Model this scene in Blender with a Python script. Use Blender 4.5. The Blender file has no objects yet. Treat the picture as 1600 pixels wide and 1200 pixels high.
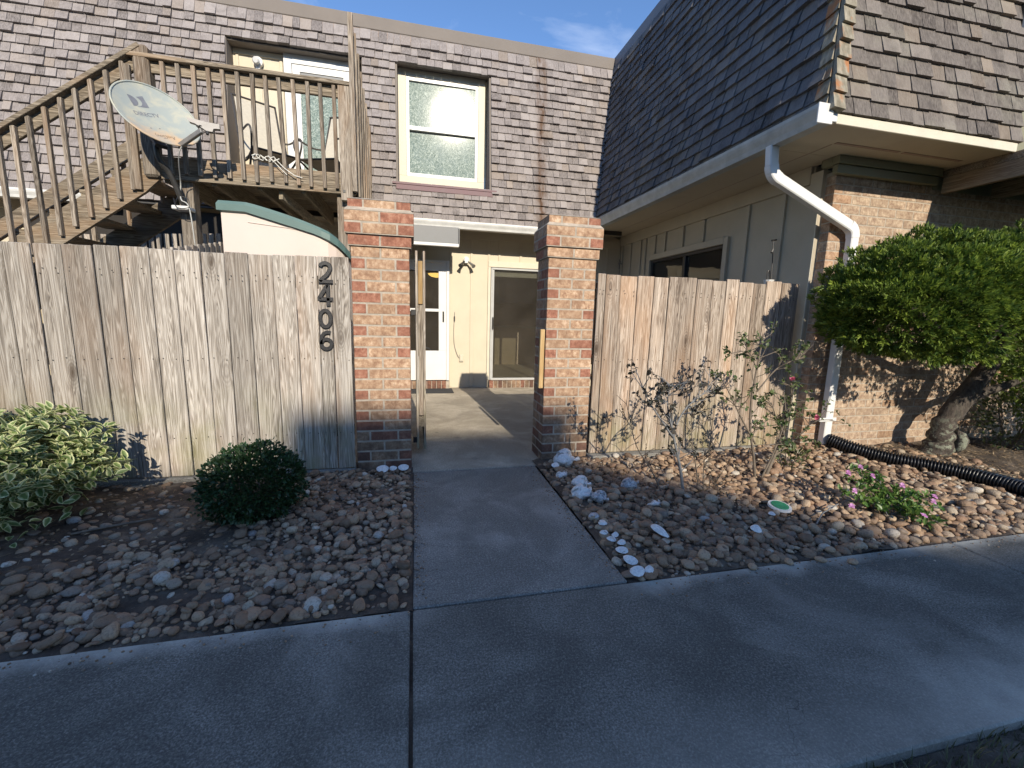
import bpy, math, random
import numpy as np
from mathutils import Vector, Matrix, Quaternion
random.seed(7); rng = np.random.default_rng(7)
S = bpy.context.scene
COL = S.collection
# ------------------------------------------------------------------ camera
CAM = Vector((0, 0, 1.2))
Rv, Uv, Fv = Vector((.97444, -.22315, .02570)), Vector((.01029, .15865, .98728)), Vector((.22439, .96179, -.15689))
cd = bpy.data.cameras.new('camera'); co = bpy.data.objects.new('camera', cd); COL.objects.link(co)
cd.sensor_width = 36; cd.lens = 14.94; cd.clip_start = .05; cd.clip_end = 2000
M = Matrix((Rv, Uv, -Fv)).transposed().to_4x4(); M.translation = CAM
co.matrix_world = M; S.camera = co
# ------------------------------------------------------------------ sky, sun, exposure
W = bpy.data.worlds.new('World'); S.world = W; W.use_nodes = True
nt = W.node_tree; nt.nodes.clear()
out = nt.nodes.new('ShaderNodeOutputWorld'); bg = nt.nodes.new('ShaderNodeBackground')
sky = nt.nodes.new('ShaderNodeTexSky'); sky.sky_type = 'NISHITA'; sky.sun_disc = False
sky.sun_elevation = math.radians(26.4); sky.sun_rotation = math.radians(176)
sky.air_density = 1.0; sky.dust_density = .15; sky.ozone_density = 4.5; sky.altitude = 1500
tc = nt.nodes.new('ShaderNodeTexCoord'); mp = nt.nodes.new('ShaderNodeMapping'); mp.inputs['Scale'].default_value = (1.6, 1.6, 3.2)
nz = nt.nodes.new('ShaderNodeTexNoise'); nz.inputs['Scale'].default_value = 2.1; nz.inputs['Detail'].default_value = 7; nz.inputs['Roughness'].default_value = .55; nz.inputs['Distortion'].default_value = .5
cr = nt.nodes.new('ShaderNodeMapRange'); cr.inputs[1].default_value = .55; cr.inputs[2].default_value = .82; cr.inputs[4].default_value = .5
mx = nt.nodes.new('ShaderNodeMix'); mx.data_type = 'RGBA'; mx.inputs[7].default_value = (3.6, 3.9, 4.5, 1)
L = nt.links.new
L(tc.outputs['Generated'], mp.inputs[0]); L(mp.outputs[0], nz.inputs['Vector']); L(nz.outputs[0], cr.inputs[0])
hs = nt.nodes.new('ShaderNodeHueSaturation'); hs.inputs['Saturation'].default_value = 1.02; hs.inputs['Value'].default_value = .70
L(sky.outputs[0], hs.inputs['Color']); L(cr.outputs[0], mx.inputs[0]); L(hs.outputs[0], mx.inputs[6]); L(mx.outputs[2], bg.inputs[0]); L(bg.outputs[0], out.inputs[0])
bg.inputs[1].default_value = .15
sd = bpy.data.lights.new('sun', 'SUN'); sd.energy = 2.65; sd.angle = math.radians(.5); sd.color = (1, .90, .74)
so = bpy.data.objects.new('sun', sd); COL.objects.link(so)
SUNV = Vector((-.072, 1, -.5)).normalized()
so.rotation_euler = SUNV.to_track_quat('-Z', 'Y').to_euler(); so.location = (3, -12, 9)
S.view_settings.view_transform = 'Standard'; S.view_settings.look = 'None'; S.view_settings.gamma = 1
S.view_settings.use_curve_mapping = False; S.view_settings.exposure = 1.18

# ------------------------------------------------------------------ helpers: meshes
def proj(p):
    q = Vector(p) - CAM; z = q.dot(Fv)
    if z < .05: return None
    return 800 + 664 * q.dot(Rv) / z, 600 - 664 * q.dot(Uv) / z, z
def newmesh(name, V, F, rnd=None, edge=None, smooth=False):
    me = bpy.data.meshes.new(name)
    me.from_pydata([tuple(v) for v in V], [], [tuple(f) for f in F])
    if rnd is not None:
        a = me.attributes.new('rnd', 'FLOAT', 'POINT'); a.data.foreach_set('value', np.asarray(rnd, dtype=np.float32))
    if edge is not None:
        a = me.attributes.new('edge', 'FLOAT', 'POINT'); a.data.foreach_set('value', np.asarray(edge, dtype=np.float32))
    if smooth: me.polygons.foreach_set('use_smooth', [True] * len(me.polygons))
    me.update(); return me
def link(name, me, mat=None, parent=None, mw=None, label=None, cat=None, group=None, kind=None):
    o = bpy.data.objects.new(name, me); COL.objects.link(o)
    if mat is not None and me is not None and not me.materials: me.materials.append(mat)
    if parent is not None: o.parent = parent
    if mw is not None: o.matrix_local = (parent.matrix_world.inverted() @ mw) if False else mw
    for k, v in (('label', label), ('category', cat), ('group', group), ('kind', kind)):
        if v: o[k] = v
    return o
def thing(name, label, cat, loc=(0, 0, 0), group=None, kind=None):
    # an Empty; parts are built in world coordinates and offset by the Empty's place
    o = bpy.data.objects.new(name, None); COL.objects.link(o); o.location = loc; o.empty_display_size = .1
    o['label'] = label; o['category'] = cat
    if group: o['group'] = group
    if kind: o['kind'] = kind
    return o
def orient(V, F):
    V = [Vector(v) for v in V]; c = sum(V, Vector()) / len(V); R = []
    for f in F:
        a = V[f[0]]; n = (V[f[1]] - a).cross(V[f[2]] - a); m = sum((V[i] for i in f), Vector()) / len(f)
        R.append(tuple(f) if n.dot(m - c) >= 0 else tuple(reversed(f)))
    return R
BOXF = [(0, 1, 3, 2), (4, 6, 7, 5), (0, 4, 5, 1), (2, 3, 7, 6), (0, 2, 6, 4), (1, 5, 7, 3)]
def boxv(sx, sy, sz):
    return [(x * sx / 2, y * sy / 2, z * sz / 2) for x in (-1, 1) for y in (-1, 1) for z in (-1, 1)]
_bf = orient(boxv(1, 1, 1), BOXF)
def bev(sx, sy, sz, b):
    hx, hy, hz = sx / 2, sy / 2, sz / 2; b = min(b, hx * .45, hy * .45, hz * .45); V = []; idx = {}
    for X in (-1, 1):
        for Y in (-1, 1):
            for Z in (-1, 1):
                for k, v in enumerate(((X * hx, Y * (hy - b), Z * (hz - b)), (X * (hx - b), Y * hy, Z * (hz - b)), (X * (hx - b), Y * (hy - b), Z * hz))):
                    idx[(X, Y, Z, k)] = len(V); V.append(v)
    F = []
    for s in (-1, 1):
        F.append([idx[(s, a, b2, 0)] for a, b2 in ((-1, -1), (1, -1), (1, 1), (-1, 1))])
        F.append([idx[(a, s, b2, 1)] for a, b2 in ((-1, -1), (1, -1), (1, 1), (-1, 1))])
        F.append([idx[(a, b2, s, 2)] for a, b2 in ((-1, -1), (1, -1), (1, 1), (-1, 1))])
    for a in (-1, 1):
        for c in (-1, 1):
            F.append([idx[(a, c, -1, 0)], idx[(a, c, 1, 0)], idx[(a, c, 1, 1)], idx[(a, c, -1, 1)]])
            F.append([idx[(a, -1, c, 0)], idx[(a, 1, c, 0)], idx[(a, 1, c, 2)], idx[(a, -1, c, 2)]])
            F.append([idx[(-1, a, c, 1)], idx[(1, a, c, 1)], idx[(1, a, c, 2)], idx[(-1, a, c, 2)]])
    for X in (-1, 1):
        for Y in (-1, 1):
            for Z in (-1, 1): F.append([idx[(X, Y, Z, k)] for k in range(3)])
    return V, orient(V, F)
class MB:
    def __init__(s): s.V = []; s.F = []; s.R = []; s.E = []
    def add(s, V, F, r=0.0, mw=None):
        n = len(s.V)
        for v in V:
            s.V.append(tuple(mw @ Vector(v)) if mw is not None else tuple(v))
        s.R += [r] * len(V); s.F += [tuple(i + n for i in f) for f in F]; return s
    def box(s, x0, x1, y0, y1, z0, z1, b=.003, r=None, rot=None):
        c = Vector(((x0 + x1) / 2, (y0 + y1) / 2, (z0 + z1) / 2)); V, F = bev(abs(x1 - x0), abs(y1 - y0), abs(z1 - z0), b)
        m = Matrix.Translation(c)
        if rot is not None: m = m @ rot.to_4x4()
        return s.add(V, F, random.random() if r is None else r, m)
    def beam(s, a, b, w, h, bv=.003, up=(0, 0, 1), r=None):
        a, b = Vector(a), Vector(b); d = b - a; l = d.length; x = d.normalized(); u = Vector(up)
        y = u.cross(x)
        if y.length < 1e-4: y = Vector((0, 1, 0)).cross(x)
        y.normalize(); z = x.cross(y); R = Matrix((x, y, z)).transposed().to_4x4(); R.translation = (a + b) / 2
        V, F = bev(l, w, h, bv); return s.add(V, F, random.random() if r is None else r, R)
    def tube(s, P, rad, n=8, r=0.0, cap=True):
        P = [Vector(p) for p in P]; k = len(P); rr = [rad] * k if not hasattr(rad, '__len__') else list(rad)
        n0 = len(s.V); prev = None
        for i, p in enumerate(P):
            d = (P[min(i + 1, k - 1)] - P[max(i - 1, 0)])
            d = d.normalized() if d.length > 1e-9 else Vector((0, 0, 1))
            if prev is None:
                a = Vector((0, 0, 1)) if abs(d.z) < .9 else Vector((1, 0, 0)); x = d.cross(a).normalized()
            else:
                x = (prev - d * prev.dot(d))
                x = x.normalized() if x.length > 1e-6 else d.orthogonal().normalized()
            prev = x; y = d.cross(x)
            for j in range(n):
                t = 2 * math.pi * j / n; s.V.append(tuple(p + (x * math.cos(t) + y * math.sin(t)) * rr[i])); s.R.append(r)
        for i in range(k - 1):
            for j in range(n):
                a = n0 + i * n + j; b = n0 + i * n + (j + 1) % n; s.F.append((a, b, b + n, a + n))
        if cap:
            s.F.append(tuple(n0 + j for j in reversed(range(n)))); s.F.append(tuple(n0 + (k - 1) * n + j for j in range(n)))
        return s
    def prism(s, poly, y0, y1, r=0.0, axis='y'):   # poly in (x,z) extruded along y (or (y,z) along x)
        n = len(poly); f = (lambda a, b, t: (a, t, b)) if axis == 'y' else ((lambda a, b, t: (t, a, b)) if axis == 'x' else (lambda a, b, t: (a, b, t)))
        V = [f(a, b, y0) for a, b in poly] + [f(a, b, y1) for a, b in poly]
        F = [tuple(range(n)), tuple(range(2 * n - 1, n - 1, -1))] + [(i, (i + 1) % n, (i + 1) % n + n, i + n) for i in range(n)]
        n0 = len(s.V); s.V += V; s.R += [r] * len(V); s.F += [tuple(i + n0 for i in q) for q in F]; return s
    def obj(s, name, mat, parent=None, smooth=False, off=None, **k):
        if off is None: off = parent_off(parent)
        V = [(v[0] - off[0], v[1] - off[1], v[2] - off[2]) for v in s.V]
        return link(name, newmesh(name, V, s.F, s.R, smooth=smooth), mat, parent, **k)
def parent_off(p):
    o = Vector((0, 0, 0))
    while p is not None: o += p.location; p = p.parent
    return o
def fixn(o):
    import bmesh
    bm = bmesh.new(); bm.from_mesh(o.data); bmesh.ops.recalc_face_normals(bm, faces=bm.faces); bm.to_mesh(o.data); bm.free(); return o
def merged(name, tmpl, mats, rnds, mat, parent=None, smooth=False, edge=None, off=None, **k):
    """tmpl: list of (V,F); mats: list of (template index, 4x4 array)"""
    if off is None: off = parent_off(parent)
    VS = []; FS = []; RS = []; ES = []; base = 0; mats_by = {}
    for i, (t, m) in enumerate(mats): mats_by.setdefault(t, []).append(i)
    loops = []; tot = []
    for t, ids in mats_by.items():
        V = np.array(tmpl[t][0], dtype=np.float64); V1 = np.c_[V, np.ones(len(V))]
        A = np.array([np.array(mats[i][1]) for i in ids]); P = np.einsum('nij,vj->nvi', A, V1)[:, :, :3]
        VS.append(P.reshape(-1, 3) - np.array(off)); RS.append(np.repeat(np.array([rnds[i] for i in ids]), len(V)))
        if edge is not None: ES.append(np.tile(np.array(edge[t]), len(ids)))
        fl = np.array([i for f in tmpl[t][1] for i in f]); ft = np.array([len(f) for f in tmpl[t][1]])
        loops.append((fl[None, :] + (np.arange(len(ids)) * len(V))[:, None] + base).reshape(-1)); tot.append(np.tile(ft, len(ids)))
        base += len(ids) * len(V)
    VS = np.concatenate(VS); loops = np.concatenate(loops); tot = np.concatenate(tot)
    me = bpy.data.meshes.new(name); me.vertices.add(len(VS)); me.vertices.foreach_set('co', VS.astype(np.float32).ravel())
    me.loops.add(len(loops)); me.loops.foreach_set('vertex_index', loops.astype(np.int32))
    me.polygons.add(len(tot)); st = np.r_[0, np.cumsum(tot)[:-1]]
    me.polygons.foreach_set('loop_start', st.astype(np.int32)); me.polygons.foreach_set('loop_total', tot.astype(np.int32))
    me.polygons.foreach_set('use_smooth', np.full(len(tot), bool(smooth)))
    a = me.attributes.new('rnd', 'FLOAT', 'POINT'); a.data.foreach_set('value', np.concatenate(RS).astype(np.float32))
    if edge is not None:
        a = me.attributes.new('edge', 'FLOAT', 'POINT'); a.data.foreach_set('value', np.concatenate(ES).astype(np.float32))
    me.update(calc_edges=True); me.validate()
    return link(name, me, mat, parent, **k)
def pieces(name, stuffname, tmpl, P, mat, parent, limit=300, smooth=False, edge=None, hide=None):
    """P: list of (template, Matrix, rnd). The `limit` that show largest become parts, the rest one stuff part."""
    def score(p):
        c = p[1].translation; q = proj(c)
        if q is None or q[0] < -40 or q[0] > 1640 or q[1] < -40 or q[1] > 1240: return -1
        if hide and hide(c, q): return -.5
        s = abs(p[1].to_3x3().determinant()) ** (1 / 3)
        return s * 1. / q[2]
    sc = [(score(p), i) for i, p in enumerate(P)]; sc.sort(reverse=True)
    off = parent_off(parent); ind = [i for s, i in sc[:limit]]; rest = [i for s, i in sc[limit:]]
    cache = {}
    for i in ind:
        t, m, r = P[i]
        rb = int(r * 8)
        if (t, rb) not in cache:
            V, F = tmpl[t]; me = newmesh(name, V, F, [rb / 8] * len(V), None if edge is None else edge[t], smooth); me.materials.append(mat); cache[(t, rb)] = me
        o = bpy.data.objects.new(name, cache[(t, rb)]); COL.objects.link(o); o.parent = parent
        mm = m.copy(); mm.translation = m.translation - off; o.matrix_local = mm
    if rest:
        merged(stuffname, tmpl, [(P[i][0], np.array(P[i][1])) for i in rest], [P[i][2] for i in rest], mat, parent, smooth, edge, kind='stuff')
def rot3(a, b, c): return Matrix.Rotation(c, 4, 'Z') @ Matrix.Rotation(b, 4, 'Y') @ Matrix.Rotation(a, 4, 'X')

# ------------------------------------------------------------------ helpers: materials
class NT:
    def __init__(s, name):
        s.m = bpy.data.materials.new(name); s.m.use_nodes = True; s.t = s.m.node_tree; s.t.nodes.clear()
        s.o = s.n('ShaderNodeOutputMaterial'); s.b = s.n('ShaderNodeBsdfPrincipled'); s.l(s.b.outputs[0], s.o.inputs[0])
    def n(s, t, **k):
        x = s.t.nodes.new(t)
        for a, v in k.items(): setattr(x, a, v)
        return x
    def l(s, a, b): s.t.links.new(a, b)
    def pos(s): return s.n('ShaderNodeNewGeometry').outputs['Position']
    def rnd(s):
        a = s.n('ShaderNodeAttribute', attribute_name='rnd').outputs['Fac']; o = s.n('ShaderNodeObjectInfo').outputs['Random']
        return s.math('FRACT', s.math('ADD', a, o))
    def math(s, op, a, b=None, c=None, clamp=False):
        x = s.n('ShaderNodeMath', operation=op); x.use_clamp = clamp
        for i, v in enumerate((a, b, c)):
            if v is None: continue
            if isinstance(v, (int, float)): x.inputs[i].default_value = v
            else: s.l(v, x.inputs[i])
        return x.outputs[0]
    def vec(s, v, scale=(1, 1, 1), add=None):
        x = s.n('ShaderNodeVectorMath', operation='MULTIPLY'); s.l(v, x.inputs[0]); x.inputs[1].default_value = scale; r = x.outputs[0]
        if add is not None:
            y = s.n('ShaderNodeVectorMath', operation='ADD'); s.l(r, y.inputs[0])
            c = s.n('ShaderNodeCombineXYZ')
            for i in range(3): s.l(add, c.inputs[i])
            s.l(c.outputs[0], y.inputs[1]); r = y.outputs[0]
        return r
    def noise(s, v, scale=5, detail=4, rough=.55, dist=0):
        x = s.n('ShaderNodeTexNoise'); s.l(v, x.inputs['Vector']); x.inputs['Scale'].default_value = scale; x.inputs['Detail'].default_value = detail
        x.inputs['Roughness'].default_value = rough; x.inputs['Distortion'].default_value = dist; return x.outputs[0]
    def vor(s, v, scale=5, feature='F1', out='Distance', rand=1.):
        x = s.n('ShaderNodeTexVoronoi', feature=feature); s.l(v, x.inputs['Vector']); x.inputs['Scale'].default_value = scale; x.inputs['Randomness'].default_value = rand; return x.outputs[out]
    def ramp(s, f, pts):
        x = s.n('ShaderNodeValToRGB'); e = x.color_ramp.elements
        while len(e) < len(pts): e.new(.5)
        for q, (p, c) in zip(e, pts): q.position = p; q.color = (*c, 1) if len(c) == 3 else c
        s.l(f, x.inputs[0]); return x.outputs[0]
    def rng(s, f, a, b, c=0., d=1.):
        x = s.n('ShaderNodeMapRange'); s.l(f, x.inputs[0])
        for i, v in enumerate((a, b, c, d)): x.inputs[i + 1].default_value = v
        return x.outputs[0]
    def mix(s, f, a, b, mode='MIX'):
        x = s.n('ShaderNodeMix', data_type='RGBA', blend_type=mode)
        for i, v in ((0, f), (6, a), (7, b)):
            if isinstance(v, (int, float)): x.inputs[i].default_value = v
            elif isinstance(v, tuple): x.inputs[i].default_value = (*v, 1) if len(v) == 3 else v
            else: s.l(v, x.inputs[i])
        return x.outputs[2]
    def col(s, c):
        if isinstance(c, tuple): s.b.inputs['Base Color'].default_value = (*c, 1)
        else: s.l(c, s.b.inputs['Base Color'])
    def bump(s, h, dist=.002, st=1.):
        x = s.n('ShaderNodeBump'); x.inputs['Distance'].default_value = dist; x.inputs['Strength'].default_value = st; s.l(h, x.inputs['Height']); s.l(x.outputs[0], s.b.inputs['Normal'])
    def rough(s, r):
        if isinstance(r, (int, float)): s.b.inputs['Roughness'].default_value = r
        else: s.l(r, s.b.inputs['Roughness'])
        return s
    def xyz(s, v):
        x = s.n('ShaderNodeSeparateXYZ'); s.l(v, x.inputs[0]); return x.outputs
def wood(name, dark, mid, light, grain=(0, 0, 1), green=0., warm=(.36, .22, .12), warmth=.35, knots=True, k=1.0):
    t = NT(name); p = t.pos(); r = t.rnd(); r20 = t.math('MULTIPLY', r, 37.)
    sc = tuple(.9 if g else 9. for g in grain)
    w = t.noise(t.vec(p, sc, r20), 1.3, 2, .5)                       # slow warp: cathedral grain
    f = tuple(1.5 if g else 70. for g in grain); v = t.vec(p, f, r20)
    fine = t.noise(v, 1.0, 5, .65, .4)
    rings = t.n('ShaderNodeTexNoise'); v2 = t.vec(p, tuple(.9 if g else 26. for g in grain), r20); t.l(v2, rings.inputs['Vector'])
    rings.inputs['Scale'].default_value = 1.; rings.inputs['Detail'].default_value = 3; rings.inputs['Distortion'].default_value = 1.4
    wv = t.math('SINE', t.math('MULTIPLY', rings.outputs[0], 58.)); wv = t.rng(wv, -1, 1)
    g = t.math('ADD', t.math('MULTIPLY', fine, .55), t.math('MULTIPLY', wv, .30)); g = t.math('ADD', g, t.math('MULTIPLY', w, .28))
    c = t.ramp(g, [(.32, dark), (.55, mid), (.8, light)])
    c = t.mix(t.rng(t.noise(t.vec(p, tuple(.8 if q else 3.5 for q in grain), r20), 1., 3), .48, .72, 0, warmth), c, warm)
    tint = t.rng(r, 0, 1, .68 * k, 1.18 * k); cc = t.n('ShaderNodeCombineColor')
    for i in range(3): t.l(tint, cc.inputs[i])
    c = t.mix(1., c, cc.outputs[0], 'MULTIPLY'); h = g; c = t.mix(t.rng(t.noise(t.vec(p, tuple(1.3 if q else 18 for q in grain), r20), 1., 5, .7), .56, .72, 0, .32), c, dark)
    if knots:
        kv = t.vor(t.vec(p, tuple(2.1 if q else 5.5 for q in grain), r20), 1., rand=1.)
        km = t.rng(kv, .02, .15, 1, 0); kr = t.math('SINE', t.math('MULTIPLY', kv, 120.)); kr = t.rng(kr, -1, 1)
        halo = t.rng(kv, .1, .34, .6, 0)
        c = t.mix(t.math('MULTIPLY', halo, kr), c, dark); c = t.mix(t.math('MULTIPLY', km, .9), c, (dark[0] * .5, dark[1] * .42, dark[2] * .36))
        h = t.math('SUBTRACT', h, t.math('MULTIPLY', km, .3))
    if green:
        z = t.xyz(p)[2]; gm = t.math('MULTIPLY', t.rng(z, .0, .75, 1, 0), t.rng(t.noise(p, 3.5, 4), .42, .66)); c = t.mix(t.math('MULTIPLY', gm, green), c, (.19, .20, .07))
    t.col(c); t.rough(.85); t.b.inputs['Specular IOR Level'].default_value = .25; t.bump(h, .0035, .9); return t.m
def flat(name, c, rough=.6, var=.12, scale=9, bump=.0006, metal=0., spec=.5, dirt=None):
    t = NT(name); p = t.pos(); n = t.noise(p, scale, 5, .6); r = t.rnd()
    a = tuple(x * (1 - var) for x in c); b = tuple(min(1, x * (1 + var)) for x in c); cc = t.mix(t.rng(n, .3, .7), a, b)
    if dirt: cc = t.mix(t.rng(t.noise(p, scale * .35, 6, .7), .5, .75, 0, dirt[3]), cc, dirt[:3])
    t.col(cc); t.rough(t.rng(n, .2, .8, rough * .85, min(1, rough * 1.15))); t.b.inputs['Metallic'].default_value = metal; t.b.inputs['Specular IOR Level'].default_value = spec
    if bump: t.bump(t.noise(p, scale * 22, 3), bump)
    return t.m
def shingle_mat(name, grain, darks, mids, lights, stain=None, lichen=0.):
    t = NT(name); p = t.pos(); r = t.rnd(); r2 = t.math('FRACT', t.math('MULTIPLY', r, 17.31)); r20 = t.math('MULTIPLY', r, 91.)
    f = tuple(3. if g else 90. for g in grain); fine = t.noise(t.vec(p, f, r20), 1., 4, .6)
    blot = t.noise(t.vec(p, (1, 1, 1), r20), 7., 4, .6)
    c = t.ramp(r, [(0., darks), (.25, mids), (.7, tuple(x * 1.1 for x in mids)), (1., lights)])
    c = t.mix(t.rng(fine, .32, .7, 0, .55), c, tuple(x * 1.35 for x in lights))
    c = t.mix(t.rng(blot, .5, .78, 0, .5), c, tuple(x * .8 for x in darks))
    c = t.mix(t.rng(r2, .86, 1., 0, .35), c, (.30, .235, .17))
    if lichen: c = t.mix(t.math('MULTIPLY', t.rng(t.noise(p, 2.2, 5, .7), .52, .75), lichen), c, (.28, .27, .22))
    if stain:   # a run of rust and damp below a scupper
        x = t.xyz(p); d = t.math('ABSOLUTE', t.math('SUBTRACT', t.math('ADD', x[0], t.math('MULTIPLY', t.noise(p, 6., 3), .12)), stain[0] + .06))
        mk = t.math('MULTIPLY', t.rng(d, .02, .11, 1, 0), t.rng(t.noise(t.vec(p, (9, 9, 1.5)), 1.3, 4), .33, .62)); c = t.mix(t.math('MULTIPLY', mk, .9), c, (.10, .055, .03))
    t.col(c); t.rough(.9); t.b.inputs['Specular IOR Level'].default_value = .2; t.bump(fine, .003, .8); return t.m
def brick_mat(name, a, b, c3, foot_shade=False):
    t = NT(name); p = t.pos(); r = t.rnd(); r20 = t.math('MULTIPLY', r, 53.)
    n = t.noise(t.vec(p, (1, 1, 1), r20), 26., 5, .7); n2 = t.noise(t.vec(p, (75, 75, 11), r20), 1., 4, .65); big = t.noise(t.vec(p, (1, 1, 1), r20), 7., 3)
    c = t.ramp(n, [(.36, a), (.52, b), (.68, c3)])
    c = t.mix(t.rng(big, .52, .68, 0, .55), c, tuple(x * .75 for x in a))
    c = t.mix(t.rng(n2, .60, .70, 0, .55), c, (a[0] * .42, a[1] * .36, a[2] * .36))
    c = t.mix(t.rng(n2, .30, .36, .5, 0), c, tuple(min(1, x * 1.25) for x in c3))
    c = t.mix(t.rng(r, 0, 1, 0, .38), c, tuple(x * .62 for x in b))
    if foot_shade:  # shade climbing the pier foot, painted into the brick colour
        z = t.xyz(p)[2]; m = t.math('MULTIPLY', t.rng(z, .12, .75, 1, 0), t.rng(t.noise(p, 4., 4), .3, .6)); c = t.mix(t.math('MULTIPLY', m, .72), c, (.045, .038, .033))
    t.col(c); t.rough(.9); t.b.inputs['Specular IOR Level'].default_value = .25; t.bump(t.math('ADD', n, n2), .0035, .8); return t.m
def concrete(name, a, b, edge=None):
    t = NT(name); p = t.pos(); n = t.noise(p, 1.1, 6, .62, .6); n2 = t.noise(p, 6, 6, .7); sp = t.noise(p, 170, 2, .6); sp2 = t.vor(p, 210., out='Color')
    g1 = t.noise(p, 110, 3, .8); big = t.noise(p, 2.1, 7, .68, .8)
    c = t.mix(t.rng(n, .36, .66), a, b); c = t.mix(t.rng(big, .44, .60, .7, 0), c, tuple(x * .62 for x in a)); c = t.mix(t.rng(n2, .35, .75, 0, .35), c, tuple(x * .7 for x in a))
    c = t.mix(t.rng(g1, .46, .62, 0, .7), c, tuple(x * .38 for x in a)); c = t.mix(t.rng(g1, .34, .46, .3, 0), c, tuple(min(1, x * 1.4) for x in b))
    c = t.mix(t.rng(sp, .44, .60, 0, .6), c, tuple(x * .40 for x in a))
    bw = t.n('ShaderNodeRGBToBW'); t.l(sp2, bw.inputs[0]); c = t.mix(t.rng(bw.outputs[0], .78, .86, 0, .14), c, tuple(min(1, x * 1.5) for x in b))
    st = t.vor(p, 2.7); c = t.mix(t.math('MULTIPLY', t.rng(t.math('ADD', st, t.math('MULTIPLY', n2, .12)), .10, .20, 1, 0), .35), c, (.085, .08, .075))
    cv = t.vec(p, (1, 1, 1)); wob = t.n('ShaderNodeVectorMath', operation='ADD'); nn = t.n('ShaderNodeTexNoise'); t.l(p, nn.inputs['Vector']); nn.inputs['Scale'].default_value = 3.; nn.inputs['Detail'].default_value = 6; t.l(p, wob.inputs[0]); t.l(nn.outputs['Color'], wob.inputs[1])
    ck = t.vor(wob.outputs[0], .62, 'DISTANCE_TO_EDGE'); c = t.mix(t.math('MULTIPLY', t.rng(ck, .0006, .0022, 1, 0), t.rng(t.noise(p, .9, 2), .55, .6)), c, (.03, .028, .027))
    c = t.mix(t.rng(t.noise(p, 2.3, 4), .58, .75, 0, .10), c, (.20, .14, .12)); c = t.mix(t.rng(t.noise(p, 1.3, 6, .65, .6), .50, .68, 0, .30), c, tuple(min(1, x * 1.25) for x in b))
    if edge:   # sand washed over the slab beside the beds and at its near edge
        x = t.xyz(p); y = t.math('ADD', x[1], t.math('MULTIPLY', t.math('SUBTRACT', t.noise(p, 3.1, 4), .5), .30))
        m1 = t.rng(t.math('ABSOLUTE', t.math('SUBTRACT', y, 1.66)), .02, .13, 1, 0); m2 = t.rng(y, .80, 1.06, 1, 0)
        side = t.rng(t.math('ADD', x[0], t.math('MULTIPLY', t.noise(p, 5, 3), .15)), 1.4, 2.2, .35, 1)
        off = t.rng(t.math('ADD', t.math('ABSOLUTE', t.math('SUBTRACT', x[0], .47)), t.math('MULTIPLY', t.noise(p, 7., 4), .2)), .42, .75)
        m = t.math('MAXIMUM', t.math('MULTIPLY', m1, off), t.math('MULTIPLY', m2, side)); m = t.math('MULTIPLY', m, t.rng(n2, .2, .6, .35, .8)); c = t.mix(m, c, edge)
    t.col(c); t.rough(.92); t.b.inputs['Specular IOR Level'].default_value = .3
    t.bump(t.math('ADD', sp, t.math('MULTIPLY', n2, .5)), .0045, .75); return t.m
def leafmat(name, a, b, rim=None, trans=.25, rough=.45):
    t = NT(name); r = t.rnd(); p = t.pos(); c = t.mix(r, a, b)
    c = t.mix(t.rng(t.noise(p, 3., 3), .35, .7, 0, .4), c, tuple(x * .6 for x in a))
    if rim:
        e = t.n('ShaderNodeAttribute', attribute_name='edge').outputs['Fac']; e2 = t.math('ADD', e, t.math('MULTIPLY', t.math('SUBTRACT', t.noise(p, 60., 2), .5), .7))
        c = t.mix(t.rng(e2, .40, .95, 0, .95), c, rim)
    t.col(c); t.rough(rough)
    tr = t.n('ShaderNodeBsdfTranslucent'); t.l(c if not isinstance(c, tuple) else c, tr.inputs[0]); ms = t.n('ShaderNodeMixShader'); ms.inputs[0].default_value = trans
    t.l(t.b.outputs[0], ms.inputs[1]); t.l(tr.outputs[0], ms.inputs[2]); t.l(ms.outputs[0], t.o.inputs[0]); return t.m
def glass(name, tint=(.9, .92, .9), refl=1.4):
    t = NT(name); t.t.nodes.remove(t.b); tr = t.n('ShaderNodeBsdfTransparent'); tr.inputs[0].default_value = (*tint, 1); gl = t.n('ShaderNodeBsdfGlossy'); gl.inputs['Roughness'].default_value = .02
    fr = t.n('ShaderNodeFresnel'); fr.inputs[0].default_value = refl; ms = t.n('ShaderNodeMixShader')
    nb = t.n('ShaderNodeBump'); nb.inputs['Distance'].default_value = .003; t.l(t.noise(t.pos(), 3., 2), nb.inputs['Height']); t.l(nb.outputs[0], gl.inputs['Normal'])
    df = t.n('ShaderNodeBsdfDiffuse'); df.inputs[0].default_value = (.42, .37, .32, 1); m2 = t.n('ShaderNodeMixShader'); dn = t.rng(t.noise(t.pos(), 2.2, 3, .5), .3, .7, .035, .075); t.l(dn, m2.inputs[0]); t.l(tr.outputs[0], m2.inputs[1]); t.l(df.outputs[0], m2.inputs[2])
    t.l(fr.outputs[0], ms.inputs[0]); t.l(m2.outputs[0], ms.inputs[1]); t.l(gl.outputs[0], ms.inputs[2]); t.l(ms.outputs[0], t.o.inputs[0]); return t.m

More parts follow.
